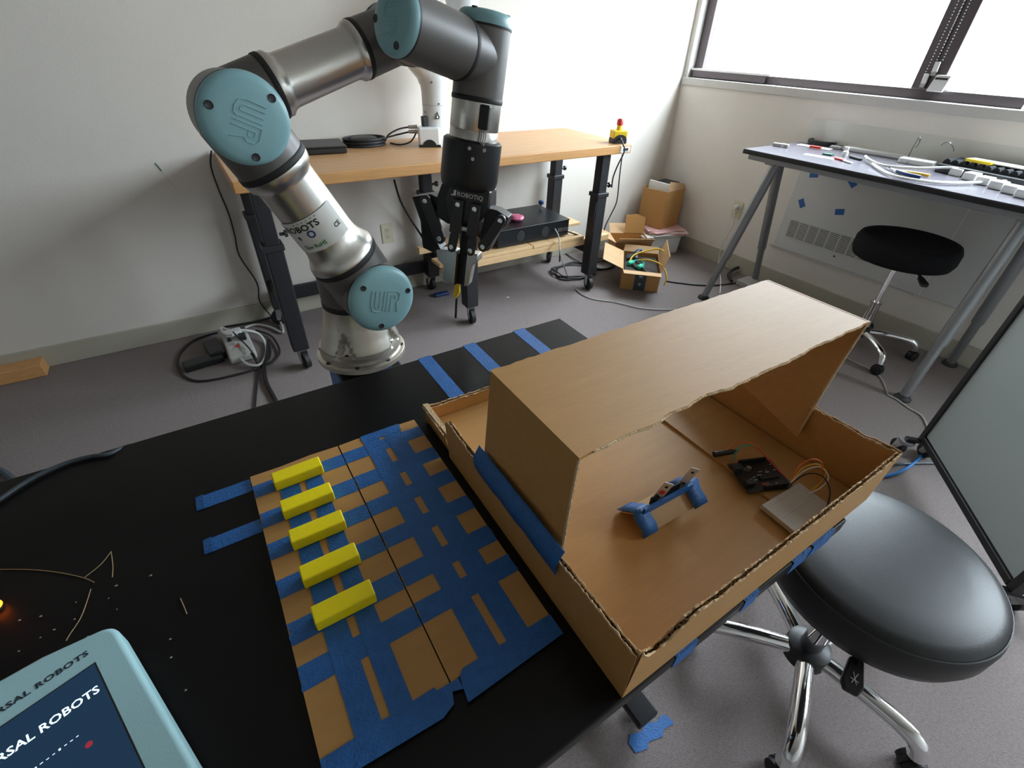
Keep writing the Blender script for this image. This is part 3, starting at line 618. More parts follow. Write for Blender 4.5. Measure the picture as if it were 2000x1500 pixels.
tag(MB().tube([D(1695, 310, DZ+.02), D(1725, 323, DZ+.016), D(1790, 328, DZ+.02), D(1860, 328, DZ+.03), D(1930, 340, DZ+.03)], .006).build('grey_cable', 'grey_cable', None, True), 'pale grey cord running behind the pliers on the standing desk', 'cord')
for (u0, v0, u1, v1, u2, v2, u3, v3, lab) in ((1772, 318, 1776, 295, 1795, 268, 1783, 292, 'thin black wire loop rising behind the white box'), (1820, 306, 1828, 285, 1850, 277, 1862, 300, 'thin black wire loop rising beside the foam tray')):
    tag(MB().tube([D(u0, v0, DZ+.01), D(u1, v1, DZ+.03)*.5+D(u1, v1+14, DZ+.03)*.5, PX(u2, v2, 2.95), PX((u2+u3)/2+6, (v2+v3)/2, 2.95), D(u3, v3, DZ+.02)], .0018, 6).build('wire_loop', 'black_cable', None, True), lab, 'wire')
# foam-lined tray with scalloped foam front
t, p = dt('foam_tray', 'black tray with scalloped foam edge on the right of the standing desk', 'tray', 1930, 340)
q0, q1 = D(1822, 335), D(2060, 385); u_ = (q1-q0); u_.z = 0; L = u_.length; u_.normalize(); w_ = V((-u_.y, u_.x, 0)); w_ = w_ if w_.x > 0 else -w_
MB().obox(q0+u_*(L/2)+w_*.09+EZ*.018, u_*(L/2), w_*.085, EZ*.018).build('tray', 'black_plastic', t, bevel=.004)
nsc = 14
for k in range(nsc):
    l = L/nsc; c = q0+u_*((k+.5)*l)+w_*.04+EZ*.036
    MB().prism([(l*.5*math.cos(R(a)), .022*math.sin(R(a))) for a in range(0, 181, 20)], c, u_, EZ, w_, .12).build('foam_ridge', 'foam', t, True)
slab('foam_cover', 'white sheet lying on the foam tray', 'sheet', q0+u_*(L*.55)+w_*.13+EZ*.0595, u_*(L*.42), w_*.04, .006, 'white_paper')
slab('yellow_tag', 'yellow folded tag on top of the foam tray', 'tag', q0+u_*(L*.28)+w_*.06+EZ*.0595, u_*.05, w_*.014, .012, 'estop_yellow')
for k in range(7):
    c = D(1868+k*26, 343+k*8.7)
    slab('white_cube', ('leftmost white carton block in the row before the foam tray', 'second white carton block from the left before the foam tray', 'third white carton block before the foam tray', 'fourth white carton block before the foam tray', 'fifth white carton block before the foam tray', 'sixth white carton block before the foam tray', 'seventh white carton block before the foam tray')[k], 'block', c, u_*.026, w_*.028, .032, 'white_plastic', .005)['group'] = 'white blocks before the foam tray'

# ------------------------------------------------------------------ stools
def stool(name, label, hub, ang0, zs, rs, seat_m, lever_dir, near):
    t = thing(name, label, 'stool', (hub[0], hub[1], 0)); h = V((hub[0], hub[1], 0)); L = .27
    for k in range(5):
        a = R(ang0+72*k); d = V((math.cos(a), math.sin(a), 0))
        lg = MB().tube([h+d*.03+EZ*.105, h+d*.12+EZ*.112, h+d*(L-.05)+EZ*.108, h+d*(L-.012)+EZ*.09, h+d*L+EZ*.058], .021 if near else .0175, 16, 4).build('leg', 'chrome', t, True)
        MB().lathe(h+d*L+EZ*.048, EZ, [(0, .008), (.014, .008)], 12).build('caster_stem', 'steel', lg)
        s = V((-d.y, d.x, 0))*.7+d*.7; s.normalize(); ax = V((-s.y, s.x, 0)); c = h+d*(L+.004)
        for j in (-1, 1): MB().lathe(c+EZ*.026+ax*(.013*j-.0085), ax, [(0, .020), (.003, .026), (.014, .026), (.017, .020)], 22).build('caster_wheel', 'rubber_black', lg, True)
        MB().prism([(.029*math.cos(R(b)), .029*math.sin(R(b))) for b in range(-20, 201, 20)], c+EZ*.026-ax*.006, s, EZ, ax, .012).build('caster_hood', 'black_plastic', lg, True)
    MB().lathe(h+EZ*.078, EZ, [(0, .044 if near else .036), (.006, .053 if near else .043), (.052, .050 if near else .041), (.06, .036 if near else .03)], 28).build('hub', 'black_plastic', t, True)
    MB().lathe(h+EZ*.138, EZ, [(0, .026), (.13, .024), (.135, .028), (.145, .028)], 24).build('gas_column', 'chrome', t, True)
    MB().lathe(h+EZ*.283, EZ, [(0, .0145), (zs-.06-.283, .0145)], 20).build('gas_rod', 'chrome', t, True)
    MB().obox(h+EZ*(zs-.052), EX*.07, EY*.07, EZ*.009).build('mount_plate', 'black_metal', t, bevel=.004)
    if near: prof = [(-.045, rs*.90), (-.042, rs*.97), (-.02, rs), (.022, rs*.995), (.034, rs*.97), (.036, rs*.965), (.040, rs*.955), (.050, rs*.86), (.056, rs*.6), (.059, rs*.3), (.06, .004)]
    else: prof = [(-.055, rs*.90), (-.052, rs*.95), (-.025, rs), (.025, rs), (.048, rs*.95), (.052, rs*.86), (.044, rs*.74), (.036, rs*.6), (.032, rs*.3), (.031, .004)]
    st = MB().lathe(h+EZ*zs, EZ, prof, 64).build('seat', seat_m, t, True, angle=70)
    if near: MB().lathe(h+EZ*(zs+.0335), EZ, [(0, rs*.972), (.001, rs*.977), (.003, rs*.977), (.004, rs*.966)], 64, caps=False).build('seam', 'leather', st, True)
    ld = V((math.cos(R(lever_dir)), math.sin(R(lever_dir)), 0)); lp = h+EZ*(zs-.052)
    lv = MB().tube([lp+ld*.06, lp+ld*.14+EZ*-.003, lp+ld*(rs-.01)-EZ*.016], .0055).build('lever', 'black_metal', t, True)
    g = MB().prism([(-.012, 0), (.012, 0), (.019, .05), (.012, .064), (-.012, .064), (-.019, .05)], lp+ld*(rs-.025)-EZ*.024, V((-ld.y, ld.x, 0)), (ld-EZ*.28).normalized(), EZ, .014).build('lever_grip', 'black_plastic', lv, bevel=.004)
    if near:
        o = lp+ld*(rs+.005)-EZ*.0145
        for k, (a, b_) in enumerate((((-.004, 0), (.004, .02)), ((.004, 0), (-.004, .02)), ((-.007, .012), (.007, .014)))):
            sd = V((-ld.y, ld.x, 0)); MB().tube([o+sd*a[0]+ld*a[1]+EZ*(-.28*a[1]), o+sd*b_[0]+ld*b_[1]+EZ*(-.28*b_[1])], .0008, 5, 0).build('grip_mark', 'label_white', lv)
    return t
stool('round_stool', 'black leather round stool with chrome legs beside the black table', (.985, .055), -83, .475, .212, 'leather', -156, True)
stool('round_stool', 'black fabric round stool with dished seat under the standing desk', (2.90, .872), -131, .572, .222, 'fabric_black', -130, False)

# ------------------------------------------------------------------ rolling whiteboard
wa, wb_ = V((2.20, .27, 0)), V((1.69, -.175, 0)); wd = (wb_-wa).normalized(); wn = V((-wd.y, wd.x, 0)); wl = (wb_-wa).length
t = thing('whiteboard', 'rolling whiteboard with black frame standing at the right', 'whiteboard', (wa+wb_)*.5)
MB().obox((wa+wb_)*.5+EZ*.95, wd*(wl/2-.012), wn*.008, EZ*.83).build('panel', 'whiteboard_face', t)
for q in (wa, wb_): MB().obox(q+EZ*.95, wd*.013, wn*.016, EZ*.86).build('frame_stile', 'black_plastic', t, bevel=.003)
for z in (.103, 1.797): MB().obox((wa+wb_)*.5+EZ*z, wd*(wl/2-.013), wn*.016, EZ*.013).build('frame_rail', 'black_plastic', t, bevel=.003)
for q, kk in ((wa, 1), (wb_, -1)):
    MB().obox(q+EZ*.083-wd*0+wn*0, wn*.06, wd*.012, EZ*.007).build('foot_bar', 'black_metal', t, bevel=.003)
    for j in (-1, 1):
        c = q+wn*(.05*j); caster(t, c.x, c.y, .077, rw=.03, yaw=R(60), brake=False)
tag(MB().tube([PZ(1735, 772, .005), PZ(1752, 780, .005), PZ(1775, 797, .005), PZ(1800, 812, .005), PZ(1812, 835, .005), PZ(1830, 870, .005)], .004).build('floor_cable', 'grey_cable', None, True), 'thin grey cord from the far stool past the desk foot to the whiteboard', 'cord')
tag(MB().tube([PZ(1640, 690, .005), PZ(1665, 705, .005), PZ(1700, 722, .005), PZ(1722, 740, .005), PZ(1735, 772, .005)], .003).build('floor_cable', 'grey_cable', None, True), 'thin grey cord on the carpet behind the cardboard hood', 'cord')
tag(MB().tube([PZ(1810, 875, .006), PZ(1795, 895, .006), PZ(1770, 915, .006), PZ(1740, 928, .006), PZ(1715, 930, .006), PZ(1690, 925, .006)], .006).build('blue_cable', 'blue_cable', None, True), 'bright blue network cord on the carpet by the whiteboard caster', 'cord')
tag(MB().tube([PZ(1835, 905, .006), PZ(1790, 905, .006), PZ(1740, 908, .006), PZ(1700, 915, .006)], .005).build('blue_cable', 'slate_cable', None, True), 'dark blue cord on the carpet behind the leather stool', 'cord')
c = PZ(1450, 548)
tag(MB().tube([c+V((-.10, .02, .008)), c+V((-.03, .10, .02)), c+V((.10, .12, .035)), c+V((.22, .06, .02)), c+V((.25, -.08, .008)), c+V((.1, -.12, .008))], .012).build('desk_hose', 'gunmetal', None, True), 'thick dark cable ring on the carpet between the desk legs', 'cable')
slab('floor_plug_box', 'grey plug box on the carpet between the left desk legs', 'plug box', PZ(1462, 558), EX*.07, EY*.06, .04, 'grey_cable', .006)

# ------------------------------------------------------------------ floor left: timber, power strip, cables
e0, e1 = PZ(95, 735), PZ(-60, 768)
t = tag(MB().prism([(0, 0), (.085, 0), (.085, .062), (0, .062)], (-.86, 2.778, .0), -EY, EZ, -EX, .75).build('timber_offcut', 'wood_scrap', bevel=.004), 'orange-brown timber offcut lying along the baseboard', 'timber')
bx = PZ(470, 690); X, Y = rot2(R(75))
t = thing('power_strip', 'white multi-socket power strip with red switch on the carpet', 'power strip', PZ(470, 695))
q = V((-.055, 2.50, 0)); X, Y = rot2(R(92))
MB().obox(q+EZ*.022, X*.135, Y*.062, EZ*.021).build('body', 'strip_white', t, bevel=.012, seg=3)
MB().obox(q-X*.055-Y*.03+EZ*.045, X*.05, Y*.028, EZ*.004).build('raised_panel', 'strip_white', t, bevel=.003)
for i in range(4):
    for j in (0, 1):
        c = q+X*(.10-.052*i)+Y*(.03-.055*j)+EZ*.0434
        if i > 1 and j: continue
        s_ = MB().obox(c, X*.017, Y*.014, EZ*.0006).build('socket', 'strip_white', t)
        for k in (-1, 1): MB().obox(c+EZ*.0008+Y*.005*k, X*.004, Y*.0012, EZ*.0002).build('slot', 'slot_dark', s_)
MB().obox(q-X*.035+Y*.008+EZ*.045, X*.010, Y*.010, EZ*.003).build('switch', 'red', t, bevel=.002)
MB().obox(q+X*.03-Y*.03+EZ*.056, X*.022, Y*.016, EZ*.013).build('plug', 'black_plastic', t, bevel=.004)
MB().obox(q+X*.04+Y*.032+EZ*.052, X*.010, Y*.010, EZ*.009).build('plug', 'black_plastic', t, bevel=.003)
MB().obox(q+X*.09+Y*.005+EZ*.058, X*.026, Y*.04, EZ*.015).build('plug', 'white_plastic', t, bevel=.006)
tag(MB().tube([PZ(470, 700, .03), PZ(485, 712, .02), PZ(508, 712, .012), PZ(520, 692, .012), PZ(518, 670, .012), PZ(505, 652, .03), PZ(480, 645, .06), PZ(450, 645, .06), PZ(432, 640, .06), PZ(438, 652, .07), PZ(455, 655, .07)], .0065).build('white_lead', 'white_cable', None, True), 'thick white lead looping over the power strip', 'cord')
tag(MB().tube([PZ(478, 640, .01), PZ(500, 634, .01), PZ(530, 640, .01), PZ(552, 650, .01), PZ(548, 630, .015), PZ(532, 618, .02)], .0065).build('white_lead', 'grey_cable', None, True), 'pale lead running behind the power strip to the left bench leg', 'cord')
X, Y = rot2(R(8)); 
tag(MB().obox(PZ(400, 712)+EZ*.018, X*.085, Y*.034, EZ*.017).build('power_adapter', 'black_plastic', None, bevel=.006), 'flat black power adapter on the carpet left of the power strip', 'adapter')
tag(MB().obox(PZ(422, 690)+EZ*.024, X*.035, Y*.08, EZ*.024).build('power_adapter', 'black_plastic', None, bevel=.008), 'tall black adapter standing against the left side of the power strip', 'adapter')
tag(MB().tube([PZ(425, 650, .03), PZ(405, 655, .012), PZ(375, 667, .008), PZ(352, 690, .006), PZ(347, 715, .006), PZ(360, 735, .006), PZ(385, 744, .006), PZ(420, 741, .006), PZ(460, 732, .006), PZ(495, 722, .006), PZ(520, 708, .006), PZ(528, 690, .008), PZ(525, 670, .010)], .0058).build('black_loop', 'black_cable', None, True), 'wide loop of black cable around the power strip', 'cable')
tag(MB().tube([PZ(500, 645, .012), PZ(528, 655, .012), PZ(543, 675, .012), PZ(545, 692, .008), PZ(530, 708, .006), PZ(505, 715, .006)], .0055).build('black_loop', 'black_cable', None, True), 'black cable arc between the power strip and the left bench caster', 'cable')
for p, r_, lab in (([PZ(524, 665, .012), PZ(522, 690, .012), PZ(516, 715, .009), PZ(520, 745, .009), PZ(535, 775, .009), PZ(548, 800, .009)], .009, 'thick black cable running from the strip toward the black table'),
                   ([PZ(490, 690, .05), PZ(500, 705, .03), PZ(504, 716, .008), PZ(503, 745, .006), PZ(500, 775, .006), PZ(498, 800, .006)], .004, 'thin black cable running from the strip toward the black table'),
                   ([PZ(426, 640, .01), PZ(460, 635, .01), PZ(500, 628, .01), PZ(540, 618, .01), PZ(580, 620, .01)], .006, 'black cable along the foot of the wall behind the power strip'),
                   ([PZ(455, 648, .09), PZ(468, 662, .065), PZ(482, 675, .062), PZ(497, 695, .05), PZ(502, 712, .01)], .0035, 'thin black lead crossing over the white power strip')):
    tag(MB().tube(p, r_).build('black_lead', 'black_cable', None, True), lab, 'cable')
slab('blue_clamp', 'dark blue clip on the carpet under the gripper', 'clip', PZ(862, 577), EX*.05, EY*.02, .02, 'handle_blue', .006)
slab('paper_scrap', 'tiny white scrap on the carpet right of the bench caster', 'scrap', PZ(992, 581), EX*.010, EY*.004, .002, 'white_paper', 0)

# ------------------------------------------------------------------ six-axis robot arm behind the table
RB = V((.232, 1.039, .717)); RA = V((.099, -.995, 0)).normalized()
S1 = RB+EZ*.203+V((.006, 0, 0)); S2 = S1+RA*.092; J6 = V((.53, .947, 1.326))
E1 = V((.0735, 1.0225, 1.252)); E2 = E1+RA*.092; E3 = E1+RA*.012; W4 = V((.4045, 1.046, 1.358))
d2 = (E1-S1).normalized(); L2 = (E1-S1).length; d3 = (W4-E3).normalized(); d4 = V((.91, .30, -.24)).normalized(); W5 = J6-d4*.130
GD = V((-.15, 0, -1)).normalized(); GO = V((.7071, -.7071, 0)); GO = (GO-GD*GO.dot(GD)).normalized(); GN = GD.cross(GO)
if GN.dot(CAM-J6) < 0: GN = -GN
ped = thing('robot_pedestal', 'pedestal wrapped in blue tape under the silver robot base', 'pedestal', (RB.x, RB.y, 0))
MB().box((RB.x-.075, RB.y-.075, .02), (RB.x+.075, RB.y+.075, RB.z-.03)).build('column', 'black_metal', ped, bevel=.004)
MB().box((RB.x-.22, RB.y-.16, 0), (RB.x+.22, RB.y+.16, .02)).build('floor_plate', 'black_metal', ped, bevel=.003)
MB().box((RB.x+.020, RB.y-.0785, RB.z-.12), (RB.x+.046, RB.y-.0768, RB.z-.010)).build('tape_tail', 'tape_blue', ped)
MB().box((RB.x-.0765, RB.y-.0765, RB.z-.24), (RB.x+.0765, RB.y+.0765, RB.z-.035)).build('tape_wrap', 'tape_blue', ped)
ra = thing('industrial_robot', 'grey and silver robot arm with teal joint caps reaching over the table', 'robot arm', RB-EZ*.03)
MB().lathe(RB-EZ*.03, EZ, [(0, .070), (.012, .080), (.022, .102), (.025, .106), (.036, .106), (.038, .103)], 56).build('mounting_flange', 'aluminium_base', ra, True)
for k in range(8):
    a = R(22+45*k); MB().lathe(RB+V((.098*math.cos(a), .098*math.sin(a), .008)), EZ, [(0, .005), (.002, .005)], 12).build('flange_bolt', 'gunmetal', ra)
bprof = [(0, .097), (.014, .097), (.020, .095), (.026, .0945), (.055, .084), (.085, .075), (.110, .0695), (.124, .068)]
def brad(z):
    for (a, ra_), (b, rb_) in zip(bprof, bprof[1:]):
        if z <= b: return ra_+(rb_-ra_)*(z-a)/(b-a)
    return bprof[-1][1]
PK = (-128, -42, 26, 98, 165)            # cast pockets: triangular hollows round the base
def bring(z, seg=120):
    out = []
    for k in range(seg):
        a = 360*k/seg-180; r = brad(z)
        for pk in PK:
            da = abs((a-pk+180) % 360-180); half = 14*(1-(z-.022)/.062) if .022 <= z <= .084 else 0
            if da < half: r -= .013*min(1, (half-da)/4)*min(1, (z-.021)/.004)
        out.append(V((r*math.cos(R(a)), r*math.sin(R(a)), z)))
    return out
zs_ = [0, .006, .014, .019, .0215, .0225, .0245, .027]+[.03+.003*k for k in range(19)]+[.088, .098, .11, .124]; vs = []; fs = []
for z in zs_: vs += [RB+EZ*.008+p for p in bring(z)]
for i in range(len(zs_)-1):
    for k in range(120): fs.append((i*120+k, i*120+(k+1) % 120, (i+1)*120+(k+1) % 120, (i+1)*120+k))
fs.append(tuple((len(zs_)-1)*120+k for k in range(120)))
bs = MB().add(vs, fs).build('base', 'aluminium_base', ra, True, angle=50)
for a in PK:
    d = V((math.cos(R(a)), math.sin(R(a)), 0))
    MB().lathe(RB+d*.082+EZ*.030, (d+EZ*.6).normalized(), [(0, .005), (.004, .005)], 12).build('base_bolt', 'gunmetal', bs)
def ring(o, ax, r, w=.010): MB().lathe(o, ax, [(0, r*.985), (.0015, r), (w-.0015, r), (w, r*.985)], 48).build('joint_ring', 'rubber_black', ra, True)
def cap(o, ax, r, up, logo=True, th=.016):
    ax = V(ax).normalized(); c = MB().lathe(o, ax, [(0, r*1.0), (.004, r*1.005), (th*.55, r*.985), (th*.85, r*.93), (th, r*.84), (th+.002, r*.6), (th+.0025, .002)], 56).build('joint_cap', 'cap_teal', ra, True, angle=60)
    MB().lathe(V(o)-ax*.003, ax, [(0, r*1.004), (.0035, r*1.008)], 56).build('cap_gasket', 'rubber_black', c, True)
    Y = V(up); Y = (Y-ax*Y.dot(ax)).normalized(); X = Y.cross(ax)
    for a in (25, 150, 270):
        q = V(o)+X*(r*.78*math.cos(R(a)))+Y*(r*.78*math.sin(R(a)))+ax*(th-.0006)
        MB().lathe(q, ax, [(0, .0058), (.0022, .0058), (.0026, .0050), (.0020, .0034), (.0020, .0005)], 14).build('cap_screw', 'gunmetal', c, True, angle=25)
    if logo:
        z = ax*(th+.0026)
        def ln(pts): MB().tube([V(o)+X*(r*a)+Y*(r*b)+z for a, b in pts], r*.012, 5, 0).build('embossed_line', 'cap_teal', c)
        ln([(-.42, .32), (-.42, -.12), (-.36, -.27), (-.22, -.32), (-.08, -.32), (-.04, -.26), (-.04, .32)]); ln([(-.30, .32), (-.30, -.12), (-.24, -.2), (-.16, -.2), (-.16, .32)])
        ln([(.06, -.32), (.06, .32), (.34, .32), (.44, .24), (.44, .06), (.36, -.02), (.44, -.32)]); ln([(.18, -.32), (.18, .2), (.3, .2), (.32, .12), (.3, .06), (.18, .06)])
    return c
rj = .069
ring(RB+EZ*.131, EZ, .0690, .013)
MB().lathe(RB+EZ*.144, EZ, [(0, .0675), (.01, .0685), (.116, .0685), (.121, .068)], 48).build('shoulder_housing', 'robot_grey', ra, True)
cap(RB+EZ*.265, EZ, .067, EY, False)
MB().cyl(S1, S1+RA*.05, .067, None, 48).build('shoulder_port', 'robot_grey', ra, True)
ring(S1+RA*.048, RA, .069, .008)
u2 = MB().lathe(S1+RA*.056, RA, [(0, rj), (.09, rj), (.101, rj*1.0)], 48); u2.lathe(S2, d2, [(0, rj*.97), (.082, .0685)], 48); u2.build('upper_arm_root', 'robot_grey', ra, True)
cap(S1+RA*.158, RA, rj*1.01, (d2*.75+d2.cross(RA)*.66))
ring(S2+d2*.079, d2, .0695, .012)
MB().lathe(S2+d2*.091, d2, [(0, .0685), (.006, .0685), (.016, .063), (.024, .0585), (.034, .0545), (.046, .053), (.165, .051), (.172, .0525), (.177, .058), (.188, .0605), (.193, .0605)], 56).build('upper_arm_tube', 'aluminium', ra, True)
ring(S2+d2*.283, d2, .0615, .011)
el = MB().lathe(S2+d2*.293, d2, [(0, .0600), (L2-.293, .0600)], 48); el.lathe(E2-RA*.045, RA, [(0, .050), (.03, .0585), (.10, .0605), (.113, .0605)], 48); el.build('elbow_housing', 'robot_grey', ra, True)
cap(E2+RA*.066, RA, .0615, (-d2*.8+d2.cross(RA)*.6))
ring(E2-RA*.052, RA, .050, .008)
fr = MB().lathe(E3-RA*.046, RA, [(0, .030), (.012, .038), (.04, .043), (.076, .045)], 48); fr.lathe(E3, d3, [(0, .040), (.03, .049), (.085, .050)], 48); fr.build('forearm_root', 'robot_grey', ra, True)
ring(E3+d3*.083, d3, .0515, .010)
MB().lathe(E3+d3*.093, d3, [(0, .0505), (.008, .0505), (.014, .0455), (.022, .0425), (.150, .041), (.156, .044), (.161, .0475), (.167, .0475)], 56).build('forearm_tube', 'aluminium', ra, True)
ring(E3+d3*.260, d3, .0485, .009)
w4 = MB().lathe(E3+d3*.268, d3, [(0, .0475), (.085, .047)], 48); w4.lathe(W4-RA*.045, RA, [(0, .044), (.008, .049), (.10, .049)], 48); w4.build('wrist_housing', 'robot_grey', ra, True)
cap(W4-RA*.045, -RA, .048, EZ, False)
ring(W4+RA*.052, RA, .049, .007)
w5 = MB().lathe(W5-d4*.066, d4, [(0, .048), (.125, .050), (.130, .050)], 48); w5.lathe(W5, W4-W5, [(0, .047), ((W4-W5).length-.05, .047)], 48); w5.build('wrist_housing', 'robot_grey', ra, True)
cap(W5-d4*.066, -d4, .0495, GO, True)
ring(W5+d4*.064, d4, .0505, .010)
w6 = MB().lathe(J6-GD*.05, GD, [(0, .0495), (.112, .0495)], 48); w6.lathe(J6, -d4, [(0, .0485), (.056, .049)], 48); w6.build('wrist_housing', 'robot_grey', ra, True)
cap(J6-GD*.05, -GD, .0505, RA, False, .02)
ring(J6+GD*.062, GD, .0505, .009)
MB().lathe(J6+GD*.071, GD, [(0, .049), (.048, .049), (.049, .0483), (.050, .049), (.066, .049)], 48).build('tool_flange', 'aluminium', ra, True)
def G(o, l, n=0): return J6+GO*o+GD*l+GN*n
tp = MB().obox(G(.030, .094, .040), GO*.010, GD*.021, GN*.008).build('tool_plug', 'black_plastic', ra, bevel=.003)
for k in range(4): MB().tube([G(.024+.004*k, .113, .042), G(.026+.004*k, .126, .046), G(.024+.004*k, .142, .047+.001*k)], .0013, 6).build('plug_wire', 'grey_cable', tp)
# label on the upper arm tube
uA = (CAM-(S2+d2*.18)); uA = (uA-d2*uA.dot(d2)).normalized(); vA = d2.cross(uA)
def cyl_patch(name, l0, l1, a0, a1, r, m, parent, n=14):
    vs = []; fs = []
    for i in range(n+1):
        a = R(a0+(a1-a0)*i/n); q = uA*math.cos(a)+vA*math.sin(a)
        vs += [S2+d2*l0+q*r, S2+d2*l1+q*r]
    for i in range(n): fs.append((2*i, 2*i+2, 2*i+3, 2*i+1))
    return MB().add(vs, fs).build(name, m, parent, True)
lab = cyl_patch('arm_label', .142, .206, -85, 45, .0540, 'label_white', ra)
def cyl_text(s, l, a0, size, m, r=.0544, wide=1.):
    c = bpy.data.curves.new('t', 'FONT'); c.body = s; c.size = 1; c.offset = .028; c.resolution_u = 2; o = bpy.data.objects.new('t', c); COL.objects.link(o)
    me = bpy.data.meshes.new_from_object(o.evaluated_get(bpy.context.evaluated_depsgraph_get())); mb = MB(); vs = []
    for v in me.vertices:
        a = R(a0)+v.co.x*size*wide/r; vs.append(S2+d2*(l+v.co.y*size)+(uA*math.cos(a)+vA*math.sin(a))*r)
    mb.add(vs, [tuple(p.vertices) for p in me.polygons]); bpy.data.objects.remove(o); bpy.data.curves.remove(c)
    return mb.build('label_print', m, lab)
cyl_text('UNIVERSAL ROBOTS', .186, -181, .0165, 'label_black', wide=1.15)
cyl_text('e', .171, -56, .015, 'label_black'); cyl_text('O', .170, -32, .020, 'label_blue'); cyl_text('CE', .162, 22, .012, 'label_black'); cyl_text('RoHS', .150, -34, .0105, 'label_green'); cyl_text('C', .150, -58, .012, 'label_green'); cyl_text('TUV', .150, -52, .007, 'label_black')
for k in range(6): cyl_patch('label_print', .2005, .2035, -45+k*9, -40+k*9, .0543, 'grey_cable', lab, 3)

# ------------------------------------------------------------------ two-finger gripper
gr = thing('gripper', 'black two-finger gripper hanging from the robot wrist', 'gripper', G(0, .138))
MB().lathe(G(0, .137), GD, [(0, .055), (.004, .060), (.075, .061), (.090, .058), (.094, .054)], 56).build('coupling', 'black_metal', gr, True)
for o_, n_ in ((.012, .0585), (.038, .046), (.02, .0565)): MB().lathe(G(o_, .150 if n_ != .0565 else .168, n_-.001), GN, [(0, .0035), (.003, .0035)], 12).build('coupling_screw', 'steel', gr)
MB().prism([(-.050, .228), (.056, .226), (.060, .262), (.038, .296), (-.030, .310), (-.056, .300), (-.060, .262)], G(0, 0, -.030), GO, GD, GN, .060).build('body', 'black_metal', gr, bevel=.004)
MB().prism([(-.030, .226), (.055, .224), (.057, .258), (.036, .288), (-.024, .302), (-.038, .258)], G(0, 0, .0302), GO, GD, GN, .003).build('front_plate', 'gunmetal', gr, bevel=.001)
text('maker_name', 'ROBOTIQ', G(-.013, .2465, .0334), GO, -GD, .0125, 'label_white', gr, .0004, 1.02, .008)
MB().prism([(-.026, .245), (-.021, .245), (-.020, .236), (-.0155, .236), (-.0155, .247), (-.026, .2475)], G(0, 0, .0332), GO, GD, GN, .0006).build('maker_mark', 'label_white', gr)
def link(name, poly, n0, h, m='black_metal', screws=(), bev=.002):
    l = MB().prism(poly, G(0, 0, n0), GO, GD, GN, h).build(name, m, gr, bevel=bev)
    for (o_, l_) in screws:
        MB().lathe(G(o_, l_, n0+h-.001), GN, [(0, .0052), (.003, .0052), (.0032, .0035), (.0022, .0034)], 16).build('pivot_pin', 'chrome', l, True)
def bar(p, q, w):
    (a, b), (c, d) = p, q; L = math.hypot(c-a, d-b); x, y = (c-a)/L, (d-b)/L; pts = []
    for k in range(7): t_ = R(-90+30*k); pts.append((c+w*(x*math.cos(t_)-y*math.sin(t_)), d+w*(y*math.cos(t_)+x*math.sin(t_))))
    for k in range(7): t_ = R(90+30*k); pts.append((a+w*(x*math.cos(t_)-y*math.sin(t_)), b+w*(y*math.cos(t_)+x*math.sin(t_))))
    return pts
# left finger: knuckle, outer link, inner link, fingertip
link('knuckle', [(-.120, .272), (-.078, .258), (-.060, .262), (-.055, .285), (-.070, .300), (-.060, .352), (-.045, .372), (-.062, .384), (-.088, .378), (-.096, .322)], -.028, .046)
link('outer_link', bar((-.084, .272), (-.046, .345), .0125), .0185, .012, 'gunmetal', ((-.084, .272), (-.046, .345)))
link('inner_link', [(-.018, .252), (.006, .252), (.004, .322), (-.021, .322)], .0335, .010, 'gunmetal', ((-.006, .262),))
link('finger_link', bar((-.011, .330), (-.014, .358), .0095), .028, .010, 'gunmetal', ((-.014, .355),))
link('fingertip', [(-.055, .374), (-.012, .366), (-.004, .372), (-.004, .445), (-.030, .448), (-.036, .440), (-.034, .408), (-.050, .396)], -.012, .034, 'steel', (), .003)
MB().prism([(-.004, .372), (.0, .372), (.0, .446), (-.004, .446)], G(0, 0, -.012), GO, GD, GN, .034).build('finger_pad', 'rubber_black', gr)
# right finger
link('knuckle', [(.050, .262), (.072, .262), (.100, .272), (.098, .288), (.080, .312), (.066, .352), (.046, .356), (.044, .320)], -.028, .046)
link('outer_link', bar((.086, .279), (.055, .342), .0115), .0185, .012, 'gunmetal', ((.086, .279), (.055, .342)))
link('inner_link', [(.020, .254), (.043, .254), (.041, .322), (.018, .322)], .0335, .010, 'gunmetal', ((.031, .264),))
link('finger_link', bar((.031, .330), (.030, .357), .0095), .028, .010, 'gunmetal', ((.030, .354),))
link('fingertip', [(.018, .366), (.044, .364), (.048, .378), (.034, .392), (.030, .442), (.018, .446)], -.012, .034, 'steel', (), .003)
MB().prism([(.014, .372), (.018, .372), (.018, .446), (.014, .446)], G(0, 0, -.012), GO, GD, GN, .034).build('finger_pad', 'rubber_black', gr)
link('centre_bar', [(-.003, .300), (.022, .300), (.020, .446), (-.001, .448)], -.030, .040, 'rubber_black')
link('spacer', [(-.004, .306), (.020, .306), (.020, .316), (-.004, .316)], .030, .006, 'steel')
t = thing('held_strap', 'yellow clip with black strap dangling from the closed gripper', 'strap', G(-.002, .45))
MB().prism([(-.007, .446), (.003, .446), (.006, .470), (-.002, .490), (-.009, .478)], G(0, 0, -.004), GO, GD, GN, .008).build('clip', 'estop_yellow', t, bevel=.002)
MB().prism([(-.004, .478), (.001, .478), (.004, .540), (-.001, .540)], G(0, 0, -.002), GO, GD, GN, .003).build('strap', 'rubber_black', t)

